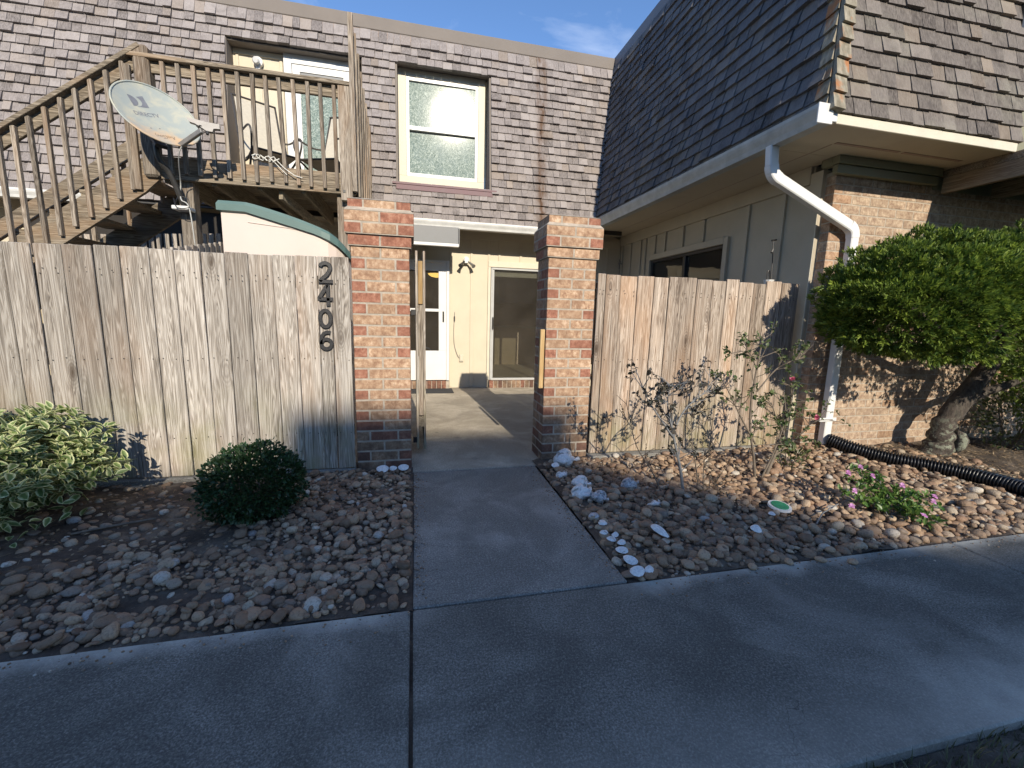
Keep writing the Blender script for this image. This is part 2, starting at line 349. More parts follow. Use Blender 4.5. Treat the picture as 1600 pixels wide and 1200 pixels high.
m_fence = wood('weathered fence wood', (.14, .12, .10), (.345, .305, .262), (.54, .50, .45), green=.6, warmth=.45, warm=(.42, .29, .20), k=.96)
m_fence2 = wood('weathered tan fence wood', (.10, .074, .057), (.33, .265, .21), (.54, .465, .39), green=.5, warmth=.6, warm=(.44, .27, .16))
m_deckv = wood('weathered deck wood upright', (.08, .064, .05), (.235, .195, .155), (.41, .36, .30), knots=False, green=0, warmth=.5)
m_deckx = wood('weathered deck wood lengthwise', (.06, .048, .034), (.19, .155, .115), (.34, .29, .225), grain=(1, 0, 0), knots=False, warmth=.6)
m_decky = wood('weathered deck wood crosswise', (.10, .08, .06), (.25, .21, .15), (.40, .34, .25), grain=(0, 1, 0), knots=False)
m_new = wood('fresh yellow pine', (.30, .18, .07), (.45, .30, .14), (.58, .42, .22), warmth=.1, knots=False)
m_shB = shingle_mat('grey cedar shingles', (0, 0, 1), (.10, .088, .085), (.20, .178, .172), (.30, .272, .262), stain=(1.93,))
m_shR = shingle_mat('slate grey cedar shingles', (0, 0, 1), (.045, .046, .052), (.095, .097, .108), (.16, .16, .17), lichen=.3)
m_shF = shingle_mat('brown grey cedar shingles', (0, 0, 1), (.045, .038, .035), (.10, .088, .08), (.19, .168, .152), lichen=.45)
def capm():
    t = NT('ridge cap shingle'); p = t.pos(); r = t.rnd(); n = t.noise(t.vec(p, (30, 30, 4)), 1., 4)
    c = t.ramp(n, [(.35, (.16, .14, .10)), (.6, (.30, .27, .21)), (.8, (.38, .35, .28))]); x = t.xyz(p)
    c = t.mix(t.math('MULTIPLY', t.rng(t.noise(p, 7., 3, .5), .5, .62), .85), c, (.34, .13, .04)); t.col(c); t.rough(.9); t.bump(n, .003); return t.m
m_cap = capm()
m_bt = brick_mat('tan brick', (.26, .15, .095), (.43, .28, .18), (.62, .46, .33), foot_shade=True)
m_br = brick_mat('red brick', (.21, .09, .06), (.33, .15, .10), (.45, .26, .18), foot_shade=True)
m_bw = brick_mat('buff wall brick', (.25, .165, .115), (.41, .305, .22), (.60, .475, .35))
m_mor = flat('mortar', (.37, .32, .26), .95, .25, 18, .002)
m_con = concrete('walk concrete', (.175, .17, .15), (.35, .342, .305), edge=(.58, .565, .50))
m_path = concrete('path concrete', (.27, .262, .235), (.46, .45, .405), edge=None)
m_pat = concrete('patio concrete', (.50, .435, .34), (.70, .62, .50))
m_curb = concrete('curb concrete', (.30, .29, .26), (.42, .40, .36))
m_cream = flat('cream paint', (.56, .495, .375), .6, .05, 3, .0008, dirt=(.5, .42, .28, .3))
m_trim = flat('cream trim paint', (.58, .53, .42), .55, .06, 6, .0006, dirt=(.5, .45, .33, .3))
m_olive = flat('khaki board paint', (.44, .385, .295), .6, .08, 3, .0008)
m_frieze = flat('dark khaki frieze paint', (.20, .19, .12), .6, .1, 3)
m_soffit = flat('tan soffit paint', (.50, .43, .32), .7, .07, 2.5, .001, dirt=(.28, .2, .13, .35))
m_white = flat('white enamel', (.66, .66, .645), .35, .03, 5, .0003)
m_gutter = flat('white aluminium gutter', (.66, .66, .64), .4, .1, 8, .0003, dirt=(.3, .3, .28, .4))
m_gutd = flat('chalky grey gutter', (.36, .38, .37), .35, .25, 6, .0003, dirt=(.7, .7, .68, .5))
m_fascia = flat('taupe metal fascia', (.21, .185, .165), .85, .08, 2, .0003, spec=.15)
m_fasd = flat('dark taupe metal fascia', (.16, .15, .16), .5, .08, 2)
m_trimb = flat('brown drip trim', (.33, .23, .18), .6, .15, 12)
m_plum = flat('plum sill paint', (.17, .10, .11), .6, .15, 10)
m_black = flat('black paint', (.018, .018, .02), .4, .2, 20, .0004)
m_num = flat('black powder coat', (.022, .022, .024), .38, .2, 60, .0006)
m_darkm = flat('dark bronze metal', (.04, .038, .036), .4, .2, 20, 0)
m_grey = flat('grey painted panel', (.17, .175, .18), .5, .08, 6)
m_lgrey = flat('pale grey door trim', (.42, .42, .41), .5, .08, 6)
m_pipe = flat('black corrugated plastic', (.014, .014, .016), .33, .3, 30, .0003)
m_soil = None
def soil():
    t = NT('sandy soil'); p = t.pos(); n = t.noise(p, 3.2, 7, .7); n2 = t.noise(p, 45, 5, .75); v = t.vor(p, 55)
    c = t.ramp(n, [(.36, (.035, .026, .02)), (.53, (.11, .083, .062)), (.68, (.23, .19, .145))]); c = t.mix(t.rng(n2, .5, .72, 0, .7), c, (.045, .035, .027)); c = t.mix(t.rng(v, .0, .22, .5, 0), c, (.24, .20, .16))
    t.col(c); t.rough(.97); t.bump(t.math('ADD', n2, t.math('MULTIPLY', n, 2)), .012, .9); return t.m
m_soil = soil()
def pebm():
    t = NT('river rock'); p = t.pos(); r = t.rnd(); r20 = t.math('MULTIPLY', r, 71.)
    c = t.ramp(r, [(0., (.10, .068, .048)), (.12, (.29, .175, .11)), (.24, (.13, .092, .068)), (.36, (.40, .27, .17)), (.48, (.19, .13, .09)), (.60, (.46, .335, .225)), (.70, (.27, .165, .11)), (.79, (.18, .16, .14)), (.88, (.47, .385, .28)), (.95, (.35, .26, .18)), (.985, (.58, .54, .46)), (1., (.34, .34, .34))])
    n = t.noise(t.vec(p, (1, 1, 1), r20), 30, 5, .7); c = t.mix(t.rng(n, .42, .7, 0, .38), c, (.38, .30, .22), 'MIX'); n3 = t.noise(t.vec(p, (1, 1, 1), r20), 120, 3)
    c = t.mix(t.rng(n3, .5, .66, 0, .4), c, (.07, .055, .042)); c = t.mix(t.rng(t.noise(p, 1.6, 3), .4, .65, 0, .18), c, (.42, .27, .15)); t.col(c); t.rough(.8); t.b.inputs['Specular IOR Level'].default_value = .25; t.bump(t.math('ADD', n, n3), .0035, .9); return t.m
m_peb = pebm()
m_glass = glass('window glass', (.62, .62, .58), 1.55)
m_int = flat('dim room wall', (.55, .47, .38), .9, .1, 2)
m_intf = flat('room floor', (.62, .57, .49), .8, .1, 2)
def lace():
    t = NT('frosted glass'); p = t.pos(); n = t.noise(t.vec(p, (1, 1, .8)), 17, 5, .72, 4.0); n2 = t.noise(p, 6., 3)
    c = t.ramp(n, [(.38, (.10, .14, .12)), (.5, (.20, .25, .215)), (.62, (.46, .52, .46))]); c = t.mix(t.rng(n2, .4, .7, 0, .3), c, (.20, .26, .26)); t.col(c)
    t.rough(.95); t.b.inputs['Specular IOR Level'].default_value = 0; t.b.inputs['Coat Weight'].default_value = .6; t.b.inputs['Coat Roughness'].default_value = .07; t.bump(n, .0006, .5); return t.m
m_lace = lace()

# ------------------------------------------------------------------ ground, slabs, beds
def slab(name, x0, x1, y0, y1, top, mat, th=.09, holes=None):
    m = MB(); m.box(x0, x1, y0, y1, top - th, top, .006, r=random.random()); o = m.obj(name, mat, None, kind='structure'); return o
g = MB(); g.add([(-150, -150, -.12), (150, -150, -.12), (150, 150, -.12), (-150, 150, -.12)], [(0, 1, 2, 3)]); g.obj('ground', m_soil, kind='structure')
slab('sidewalk', -9, -.026, .755, 1.625, 0, m_con); slab('sidewalk', -.014, 2.948, .755, 1.622, 0, m_con); slab('sidewalk', 2.960, 9, .755, 1.62, .0, m_con)
slab('path', -.014, .958, 1.634, 3.198, .0, m_path)
slab('joint_sand', -9, 9, 1.60, 1.66, -.012, m_soil, .06); slab('joint_sand', -.04, .98, 3.17, 3.23, -.010, m_soil, .06); slab('joint_sand', -.04, -.002, .79, 1.66, -.016, m_soil, .06); slab('joint_sand', 2.93, 2.98, .79, 1.62, -.016, m_soil, .06)
slab('patio', -7.5, 3.5, 3.212, 7.05, .0, m_pat)
def bedz(x, y):
    n = .012 * math.sin(x * 5.1 + y * 3.3) * math.sin(y * 6.2 - x * 2.1) + .008 * math.sin(x * 13 + 1) * math.cos(y * 11)
    z = -.006 + n * min(1, min(abs(x), abs(x - .96)) / .15)
    if x > 1: z += .03 * min(1, max(0, (y - 1.66) / .5)) + .03 * max(0, min(1, (y - 2.4) / .8)) * min(1, max(0, (x - 2.4)))
    else: z += .015 * min(1, max(0, (y - 1.66) / .4))
    return z
def bed(name, x0, x1, y0, y1, nx, ny):
    V = []; F = []
    for j in range(ny + 1):
        for i in range(nx + 1):
            x = x0 + (x1 - x0) * i / nx; y = y0 + (y1 - y0) * j / ny; V.append((x, y, bedz(x, y) + random.uniform(-.004, .004)))
    for j in range(ny):
        for i in range(nx): a = j * (nx + 1) + i; F.append((a, a + 1, a + nx + 2, a + nx + 1))
    return link(name, newmesh(name, V, F, [0.] * len(V), smooth=True), m_soil, kind='structure')
bedL = bed('rock_bed', -7, -.0155, 1.627, 3.30, 160, 40); bedR = bed('rock_bed', .9595, 9, 1.624, 3.30, 170, 40)
# the lawn at the near edge
bed2 = MB(); bed2.add([(-12, -6, -.03), (12, -6, -.03), (12, .75, -.03), (-12, .75, -.03)], [(0, 1, 2, 3)]); bed2.obj('verge', m_soil, kind='structure')
# concrete strips under the fences
slab('fence_footing', -7, -.435, 3.235, 3.40, .035, m_curb, .1)
fr = MB(); fr.box(1.44, 2.95, 3.19, 3.40, -.05, .052, .006); fr.box(2.955, 3.46, 3.22, 3.40, -.05, .06, .006); fr.obj('fence_footing', m_curb, kind='structure')

# ------------------------------------------------------------------ pebbles
def ico(sub=2):
    import bmesh
    bm = bmesh.new(); bmesh.ops.create_icosphere(bm, subdivisions=sub, radius=1); V = [v.co.copy() for v in bm.verts]; F = [tuple(v.index for v in f.verts) for f in bm.faces]; bm.free(); return V, F
icoV, icoF = ico(2)
PT = []
for k in range(10):
    ph = [random.uniform(0, 6.28) for _ in range(6)]; e = random.uniform(2.0, 3.0); V = []
    for v in icoV:
        q = Vector((math.copysign(abs(v.x) ** (2 / e), v.x), math.copysign(abs(v.y) ** (2 / e), v.y), math.copysign(abs(v.z) ** (2 / 2.2), v.z)))
        s = 1 + .13 * math.sin(2.1 * v.x + ph[0]) + .11 * math.sin(2.7 * v.y + ph[1]) + .08 * math.sin(3.3 * v.z + ph[2]) + .06 * math.sin(4 * v.x * v.y + ph[3])
        V.append(q * s * .93)
    PT.append((V, icoF))
def scatter(x0, x1, y0, y1, n, dens, base, sz=1.):
    P = []; grid = {}
    for k in range(n):
        x = random.uniform(x0, x1); y = random.uniform(y0, y1); d = dens(x, y)
        if random.random() > d: continue
        a = sz * random.choice((.009, .013, .017, .020, .023, .026, .030, .036, .042)) * random.uniform(.85, 1.15); b = a * random.uniform(.58, .92); c = a * random.uniform(.36, .66)
        low = k < n * .09; key = (int(x / .06), int(y / .06)); near = 0
        if not low:
            for i in (-1, 0, 1):
                for j in (-1, 0, 1):
                    for (X, Y, A) in grid.get((key[0] + i, key[1] + j), ()):
                        if math.hypot(X - x, Y - y) < .86 * (A + a): near = 1; break
            if near and random.random() < .965: continue
            grid.setdefault(key, []).append((x, y, a))
        zz = bedz(x, y) + base + (c * .1 if low else c * .75 * min(1, d * 1.2) + (.012 if near else 0))
        m = Matrix.Translation((x, y, zz)) @ rot3(random.gauss(0, .22), random.gauss(0, .22), random.gauss(.3, 1.0)) @ Matrix.Diagonal((a, b, c, 1))
        P.append((random.randrange(10), m, random.random()))
    return P
def sm(a, b, x): t = max(0, min(1, (x - a) / (b - a))); return t * t * (3 - 2 * t)
def densL(x, y):
    d = 1.
    # bare sand between the shrubs, stones piled towards the walk and the pier
    e = 2.02 + .10 * math.sin(x * 4) + .07 * math.sin(x * 9 + 1)
    bare = sm(e, e + .22, y) * sm(-.68, -.98, x)
    d *= 1 - .93 * bare
    b2 = math.hypot((x + .98) / .19, (y - 1.86) / .07)
    if b2 < 1: d *= .12
    b3 = math.hypot((x + .15) / .16, (y - 1.72) / .07)
    if b3 < 1: d *= .2
    b4 = math.hypot((x + .25) / .14, (y - 2.85) / .07)
    if b4 < 1: d *= .15
    return d
def densR(x, y):
    pipe = 3.72 + .25 * sm(3.1, 2.5, y) + .1 * sm(2.5, 2.0, y)
    if x > pipe + .15: return .06
    d = 1.
    if x < 1.14 + .12 * math.sin(y * 3) and y > 1.75: d = .45
    return d
PL = scatter(-3.4, -.035, 1.65, 3.24, 34000, densL, .0, .86)
PR = scatter(.98, 4.9, 1.645, 3.20, 42000, densR, .0, .93)
# a few strays on the concrete
for x, y in ((2.17, 1.55), (2.02, 1.60), (1.62, 1.61), (-2.15, 1.60), (1.84, 1.615)):
    PR.append((1, Matrix.Translation((x, y, .012)) @ rot3(0, 0, random.random() * 3) @ Matrix.Diagonal((.027, .02, .012, 1)), .95))
pieces('stone', 'stones', PT, [p for p in PL], m_peb, bedL, 300, smooth=True)
pieces('stone', 'stones', PT, [p for p in PR], m_peb, bedR, 300, smooth=True)
# grit and crumbs washed onto the slabs
GR = []
for _ in range(1700):
    e = abs(random.gauss(0, .07)); sd_ = random.random()
    if sd_ < .45: x, y = random.uniform(-3.2, 4.6), 1.62 - e
    elif sd_ < .75: x, y = .955 - e * .7, random.uniform(1.66, 3.2)
    else: x, y = -.01 + e * .5, random.uniform(1.66, 3.2)
    if sd_ < .45 and -.02 < x < .96: continue
    a = random.choice((.0015, .002, .003, .005)); GR.append((random.randrange(10), Matrix.Translation((x, y, a * .4)) @ Matrix.Rotation(random.random() * 6, 4, 'Z') @ Matrix.Diagonal((a, a * .8, a * .6, 1)), random.random()))
o = merged('grit', PT, [(a, np.array(b)) for a, b, c in GR], [c for a, b, c in GR], m_peb, None, True, kind='stuff'); o['label'] = 'grit scattered on the slabs along the rock beds'; o['category'] = 'grit'
# leaf litter and twigs on the sand: nobody could count it
LT = ([(-1, 0, 0), (0, -.4, .12), (1, 0, .1), (0, .4, .2)], [(0, 1, 2, 3)]); TW = (boxv(1, .03, .03), _bf)
Q = []
for _ in range(1500):
    x = random.uniform(-3, -.7); y = random.uniform(1.95, 3.2)
    if densL(x, y) > .5: continue
    s = random.uniform(.004, .015); kk = 0 if random.random() < .5 else 1; Q.append((kk, Matrix.Translation((x, y, bedz(x, y) + .006)) @ rot3(random.gauss(0, .2), random.gauss(0, .2), random.uniform(0, 6.3)) @ Matrix.Scale(s * (3 if kk else 1), 4)))
for _ in range(3500):
    x = random.uniform(3.9, 6.5); y = random.uniform(2.0, 3.1); s = random.uniform(.006, .018); kk = 0 if random.random() < .5 else 1
    Q.append((kk, Matrix.Translation((x, y, bedz(x, y) + .01)) @ rot3(random.gauss(0, .3), random.gauss(0, .3), random.uniform(0, 6.3)) @ Matrix.Scale(s * (3 if kk else 1), 4)))
for _ in range(500):
    x = random.uniform(1.0, 1.6); y = random.uniform(1.75, 3.1); Q.append((1, Matrix.Translation((x, y, bedz(x, y) + .035)) @ rot3(0, random.gauss(0, .2), random.uniform(0, 6.3)) @ Matrix.Scale(random.uniform(.02, .06), 4)))
m_lit = leafmat('dry leaf litter', (.20, .13, .07), (.36, .28, .18), trans=.1, rough=.8)
o = merged('leaf_litter', [LT, TW], [(a, np.array(b)) for a, b in Q], [random.random() for _ in Q], m_lit, kind='stuff'); o['label'] = 'dry leaves and twigs scattered over the bare sand of the beds'; o['category'] = 'leaf litter'

# ------------------------------------------------------------------ fences
def fence(label, edges, top, base, mat, yf, x_ext=None, tt=.019, seed=1, z_slope=0):
    random.seed(seed); e = list(edges)
    t = thing('wooden_fence', label, 'fence', (e[0], yf, 0))
    for a, b in zip(e[:-1], e[1:]):
        w = b - a - random.uniform(.003, .008); tp = top(a) + random.uniform(-.008, .008); bt = base(a); c = (a + b) / 2
        yy = yf + random.uniform(-.003, .003)
        V, F = bev(w, tt, tp - bt, .004)
        V = [Vector(v) for v in V]
        mw = Matrix.Translation((c, yy + tt / 2, (tp + bt) / 2)) @ rot3(random.gauss(0, .004), random.gauss(0, .0022), random.gauss(0, .026))
        m = MB(); m.add(V, F, random.random(), mw); m.obj('board', mat, t)
    for z in (.28, .82, 1.36):
        m = MB(); m.box(e[0], e[-1] - .005, yf + .024, yf + .062, z, z + .085); m.obj('rail', m_deckx, t)
    x = e[0] + .05
    while x < e[-1] - .08:
        m = MB(); m.box(x, x + .089, yf + .066, yf + .155, -.05, 1.5); m.obj('post', m_deckv, t); x += 1.7
    nl = MB()
    for a, b in zip(e[:-1], e[1:]):
        for z in (.32, .86, 1.40, 1.43):
            for q in (.25, .75):
                x = a + (b - a) * q + random.uniform(-.01, .01); nl.add(*bev(.006, .004, .006, .001), 0, Matrix.Translation((x, yf - .004, z + random.uniform(-.012, .012))))
    nl.obj('nail_heads', m_darkm, t, kind='stuff'); return t
eL = [-2.40, -2.26, -2.11, -1.95, -1.81, -1.65, -1.51, -1.36, -1.22, -1.08, -.93, -.79, -.65, -.56, -.437]
eL = [-2.40 - .145 * k for k in range(26, 0, -1)] + eL
fL = fence('weathered grey plank fence left of the gateway, carrying the black house numbers', eL, lambda x: 1.578 + .003 * x, lambda x: .04, m_fence, 3.265, seed=3)
eR = [1.45, 1.52, 1.65, 1.80, 1.95, 2.09, 2.22, 2.36, 2.51, 2.65, 2.78, 2.93, 3.06, 3.22, 3.42]
fRt = fence('tan weathered plank fence right of the gateway, up against the khaki corner', eR, lambda x: 1.555 + random.uniform(-.01, .012), lambda x: .057, m_fence2, 3.265, seed=8)
# T-shaped rose bush shadow on the right fence, modelled as thin black tubes
m = MB(); m.tube([(1.575, 3.262, .37), (1.575, 3.225, .37), (1.575, 3.215, .35), (1.575, 3.225, .335)], .004, 6); m.tube([(1.56, 3.255, .385), (1.56, 3.255, .34)], .003, 6)
m.tube([(1.555, 3.255, .375), (1.60, 3.255, .375)], .003, 6); m.obj('latch_and_shadow', m_black, fRt)

# ------------------------------------------------------------------ brick piers
random.seed(21)
CO = .0792; J = .010
BT = {}; BL = []
def bt(sx, sy, sz):
    k = (round(sx, 3), round(sy, 3), round(sz, 3))
    if k not in BT: BT[k] = len(BL); BL.append(bev(sx - J, sy - J, sz - J, .0035))
    return BT[k]
def pier(label, x0, y0, seed):
    random.seed(seed); w, d = .410, .305; t = thing('brick_pier', label, 'brick pier', (x0, y0, 0)); tan = []; red = []
    b2 = .205; b1 = .1025; bb = .1
    def course(z, gx, gy, i):
        # gx, gy: how far this course is corbelled out
        X0 = x0 - gx; X1 = x0 + w + gx; Y0 = y0 - gy; Y1 = y0 + d + gy; W_ = X1 - X0; D_ = Y1 - Y0; zc = z + CO / 2
        def put(xa, xb, ya, yb, isred):
            m = Matrix.Translation(((xa + xb) / 2, (ya + yb) / 2, zc)) @ rot3(random.gauss(0, .004), random.gauss(0, .004), random.gauss(0, .006))
            (red if isred else tan).append((bt(xb - xa, yb - ya, CO), m, random.random()))
        h = W_ / 4; s = W_ / 2; dd = D_ / 3
        if i % 2 == 0:
            put(X0, X0 + s, Y0, Y0 + dd, random.random() < .08); put(X0 + s, X1, Y0, Y0 + dd, random.random() < .12)
            put(X0, X0 + h, Y0 + dd, Y1, random.random() < .3); put(X1 - h, X1, Y0 + dd, Y1, random.random() < .3); put(X0 + h, X1 - h, Y1 - dd, Y1, False)
        else:
            put(X0, X0 + h, Y0, Y1 - dd, random.random() < .85); put(X1 - h, X1, Y0, Y1 - dd, random.random() < .75)
            put(X0 + h, X1 - h, Y0, Y0 + dd, random.random() < .05)
            put(X0, X0 + s, Y1 - dd, Y1, False); put(X0 + s, X1, Y1 - dd, Y1, False)
    for i in range(21): course(i * CO, 0, 0, i)
    course(21 * CO, .016, .016, 22); course(22 * CO, .034, .034, 23); course(23 * CO, .034, .034, 24); course(24 * CO, .012, .012, 25)
    pieces('brick', 'bricks', BL, tan, m_bt, t, 300); 
    pieces('brick', 'bricks', BL, red, m_br, t, 300)
    e = .007; m = MB(); m.box(x0 + e, x0 + w - e, y0 + e, y0 + d - e, -.05, 21 * CO, .001, r=0)
    m.box(x0 - .016 + e, x0 + w + .016 - e, y0 - .016 + e, y0 + d + .016 - e, 21 * CO, 22 * CO, .001, r=0); m.box(x0 - .034 + e, x0 + w + .034 - e, y0 - .034 + e, y0 + d + .034 - e, 22 * CO, 24 * CO, .001, r=0)
    m.box(x0 - .012 + e, x0 + w + .012 - e, y0 - .012 + e, y0 + d + .012 - e, 24 * CO, 25 * CO - .002, .001, r=0)
    # sloping mortar wash on the ledge and on the top
    def wash(g0, g1, z0, z1):
        V = [(x0 - g0, y0 - g0, z0), (x0 + w + g0, y0 - g0, z0), (x0 + w + g0, y0 + d + g0, z0), (x0 - g0, y0 + d + g0, z0), (x0 - g1, y0 - g1, z1), (x0 + w + g1, y0 - g1, z1), (x0 + w + g1, y0 + d + g1, z1), (x0 - g1, y0 + d + g1, z1)]
        m.add(V, orient(V, [(0, 1, 2, 3), (4, 5, 6, 7), (0, 1, 5, 4), (1, 2, 6, 5), (2, 3, 7, 6), (3, 0, 4, 7)]))
    wash(.030, .004, 24 * CO - .003, 24 * CO + .026); wash(.009, -.05, 25 * CO - .004, 25 * CO + .016)
    m.obj('mortar', m_mor, t); return t
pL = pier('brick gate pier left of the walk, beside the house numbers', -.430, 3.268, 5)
pR = pier('brick gate pier right of the walk, in shade near its foot, with a yellow stud', 1.027, 3.268, 6)

# gate, opened inwards behind the left pier
t = thing('wooden_gate', 'open wooden gate seen edge-on behind the left brick pier', 'gate', (.03, 3.6, 0))
random.seed(4)
for k in range(7):
    y = 3.60 + k * .128; m = MB(); m.box(.018, .036, y, y + .122, .06, 1.70 + .01 * math.sin(k), .002); m.obj('board', m_fence, t)
    m = MB(); m.box(.078, .096, y + .004, y + .122, .05, 1.70 + .01 * math.sin(k), .002); m.obj('board', m_fence, t)
for z in (.25, .85, 1.42):
    m = MB(); m.box(.037, .077, 3.605, 4.48, z, z + .09, .002); m.obj('rail', m_new if z > 1.3 else m_decky, t)
m = MB(); m.box(.038, .076, 3.602, 3.64, .35, 1.60, .002); m.obj('stile', m_deckv, t)
m = MB(); m.box(.040, .074, 3.585, 3.604, 1.28, 1.62, .002); m.obj('stop_block', m_new, t)
m = MB(); m.box(-.02, .02, 3.574, 3.590, 1.19, 1.235, .003); m.box(-.012, .02, 3.574, 3.586, .12, .17, .003); m.obj('hinge', m_black, t)
m = MB(); m.tube([(.098, 3.66, .92), (.125, 3.66, .915), (.14, 3.66, .90)], .005, 6); m.obj('latch_and_shadow', m_darkm, t)
m = MB(); m.box(.985, 1.020, 3.262, 3.302, .63, 1.105, .003, r=.4); o = m.obj('wooden_stud', m_new); o['label'] = 'short yellow pine stud fixed upright to the right brick pier'; o['category'] = 'wooden stud'

# ------------------------------------------------------------------ house numbers
def text_mesh(txt, size, ext, off=0., bevel=0., width=None):
    c = bpy.data.curves.new('t', 'FONT'); c.body = txt; c.size = size; c.extrude = ext; c.offset = off; c.bevel_depth = bevel; c.align_x = 'CENTER'; c.align_y = 'CENTER'; c.resolution_u = 6
    o = bpy.data.objects.new('t', c); COL.objects.link(o); dg = bpy.context.evaluated_depsgraph_get(); me = bpy.data.meshes.new_from_object(o.evaluated_get(dg)); bpy.data.objects.remove(o); bpy.data.curves.remove(c)
    me.materials.clear(); return me
def arcp(cx, cy, rx, ry, a0, a1, n=14): return [(cx + rx * math.cos(math.radians(a0 + (a1 - a0) * i / n)), cy + ry * math.sin(math.radians(a0 + (a1 - a0) * i / n))) for i in range(n + 1)]
STROKES = {'2': [arcp(0, .032, .033, .030, 165, -35, 14) + [(.010, -.015), (-.018, -.038), (-.036, -.060)], [(-.047, -.060), (.047, -.060)]],
           '4': [[(.016, .071), (-.040, -.020)], [(-.052, -.026), (.050, -.026)], [(.018, .071), (.018, -.071)]],
           '0': [arcp(0, 0, .035, .056, 0, 360, 28)],
           '6': [arcp(0, -.024, .034, .034, 0, 360, 24), [(-.034, -.024), (-.034, .004), (-.028, .030), (-.014, .050), (.008, .059), (.030, .054)]]}
def stroke_mesh(strokes, hw=.0135, dpt=.012):
    m = MB()
    for P in strokes:
        n = len(P); closed = math.hypot(P[0][0] - P[-1][0], P[0][1] - P[-1][1]) < 1e-6; n0 = len(m.V)
        for i, (x, y) in enumerate(P):
            a = P[i - 1] if i > 0 else (P[-2] if closed else P[0]); b = P[i + 1] if i < n - 1 else (P[1] if closed else P[-1]); d = Vector((b[0] - a[0], b[1] - a[1])).normalized(); q = Vector((-d.y, d.x))
            for w, z in ((-1, 0), (-1, .7), (-.72, 1), (.72, 1), (1, .7), (1, 0)): m.V.append((x + q.x * hw * w, y + q.y * hw * w, z * dpt)); m.R.append(0)
        for i in range(n - 1):
            for j in range(5): a = n0 + i * 6 + j; m.F.append((a, a + 1, a + 7, a + 6))
        if not closed: m.F.append(tuple(n0 + j for j in range(6))); m.F.append(tuple(n0 + (n - 1) * 6 + j for j in reversed(range(6))))
    return newmesh('house_number', m.V, m.F, m.R)
for d, z, x, w in zip('2406', (1.468, 1.312, 1.150, .995), (-.594, -.600, -.606, -.606), ('topmost, above the 4', 'second from top, under the 2', 'third from top, above the 6', 'lowest')):
    o = fixn(link('house_number', stroke_mesh(STROKES[d]), m_num)); o.rotation_euler = (math.radians(90), 0, 0); o.location = (x, 3.262, z); o.scale = (1.0, 1.02, 1)
    o['label'] = 'black house number digit %s on the plank fence, %s' % (d, w); o['category'] = 'house number'; o['group'] = 'house number digits 2406'

# ------------------------------------------------------------------ shingled buildings
SHT = []
for k in range(4):
    a, b = random.uniform(-.03, .02), random.uniform(-.03, .02); t1 = random.uniform(.019, .030)
    V = [(-.5, a * .1, -.003), (.5, b * .1, -.003), (-.5, .19, -.003), (.5, .19, -.003), (-.5, a * .1, t1), (.5, b * .1, t1 * random.uniform(.85, 1.15)), (-.5, .19, .004), (.5, .19, .004)]
    SHT.append((V, orient(V, [(0, 1, 3, 2), (4, 5, 7, 6), (0, 1, 5, 4), (2, 3, 7, 6), (0, 2, 6, 4), (1, 3, 7, 5)])))
SL = .123
def shingles(org, u, v, n, rows, expo, span, holes, wr=(.085, .15), jit=.003, thick=1.):
    u, v, n = Vector(u).normalized(), Vector(v).normalized(), Vector(n).normalized(); B = Matrix((u, v, n)).transposed().to_4x4(); P = []
    for r in range(rows):
        h = r * expo; a, b = span(h); iv = [(a, b)]
        h_dummy = 0
        for (ha, hb, h0, h1) in holes:
            if h + expo * .55 > h0 and h + expo * .45 < h1:
                nv = []
                for (p, q) in iv:
                    if hb <= p or ha >= q: nv.append((p, q)); continue
                    if ha > p: nv.append((p, ha))
                    if hb < q: nv.append((hb, q))
                iv = nv
        for p, q in iv:
            x = p
            while x < q - .01:
                w = random.uniform(*wr) * (1.3 if random.random() < .15 else 1); w = min(w, q - x)
                if q - x - w < .04: w = q - x
                c = x + w / 2; loc = Vector(org) + u * c + v * (h + random.uniform(-jit, jit) * (3 if random.random() < .12 else 1)) + n * .004
                m = Matrix.Translation(loc) @ B @ Matrix.Rotation(random.gauss(0, .007), 4, 'Z') @ Matrix.Diagonal((w - random.uniform(.002, .006), 1, thick * random.uniform(.9, 1.12), 1))
                P.append((random.randrange(4), m, random.random())); x += w
    return P
def lining(mb, x0, x1, z0, z1):
    pts = [(x, y, z) for z in (z0, z1) for y in (yB(z) - .012, 7.05) for x in (x0, x1)]
    mb.add(pts, orient(pts, [(0, 1, 3, 2), (4, 5, 7, 6), (0, 1, 5, 4), (2, 3, 7, 6), (0, 2, 6, 4), (1, 3, 7, 5)]))
def slantbox(mb, x0, x1, z0, z1, y0f, th=.05, axis='x'):
    # a slab leaning back with the mansard
    pts = []
    for z in (z0, z1):
        for d in (0, th):
            for x in (x0, x1): pts.append((x, y0f(z) + d, z) if axis == 'x' else (y0f(z) + d, x, z))
    mb.add(pts, orient(pts, [(0, 1, 3, 2), (4, 5, 7, 6), (0, 1, 5, 4), (2, 3, 7, 6), (0, 2, 6, 4), (1, 3, 7, 5)]))
random.seed(31)
ZB = 2.535; yB = lambda z: 6.60 + SL * (z - ZB)
B1 = thing('townhouse', 'shingled two-storey townhouse across the back of the court with the dazzling upstairs window', 'house', (0, 7.05, 0))
hB = math.hypot(1, SL)
holesB = [(-2.34, -.66, (2.58 - ZB) * hB, (4.68 - ZB) * hB), (-.215, 1.155, (3.05 - ZB) * hB, (4.72 - ZB) * hB)]
PB = shingles((0, 6.60, ZB), (1, 0, 0), (0, SL, 1), (0, -1, SL), 22, .1145, lambda h: (-8.0, 2.86 + SL * h * .99), holesB, (.085, .145), .0012, 1.9)
pieces('shingle', 'shingles', SHT, PB, m_shB, B1, 300, hide=lambda c, q: (q[1] > 330) or (q[0] < 150 and q[1] > 250) or q[1] < 20)
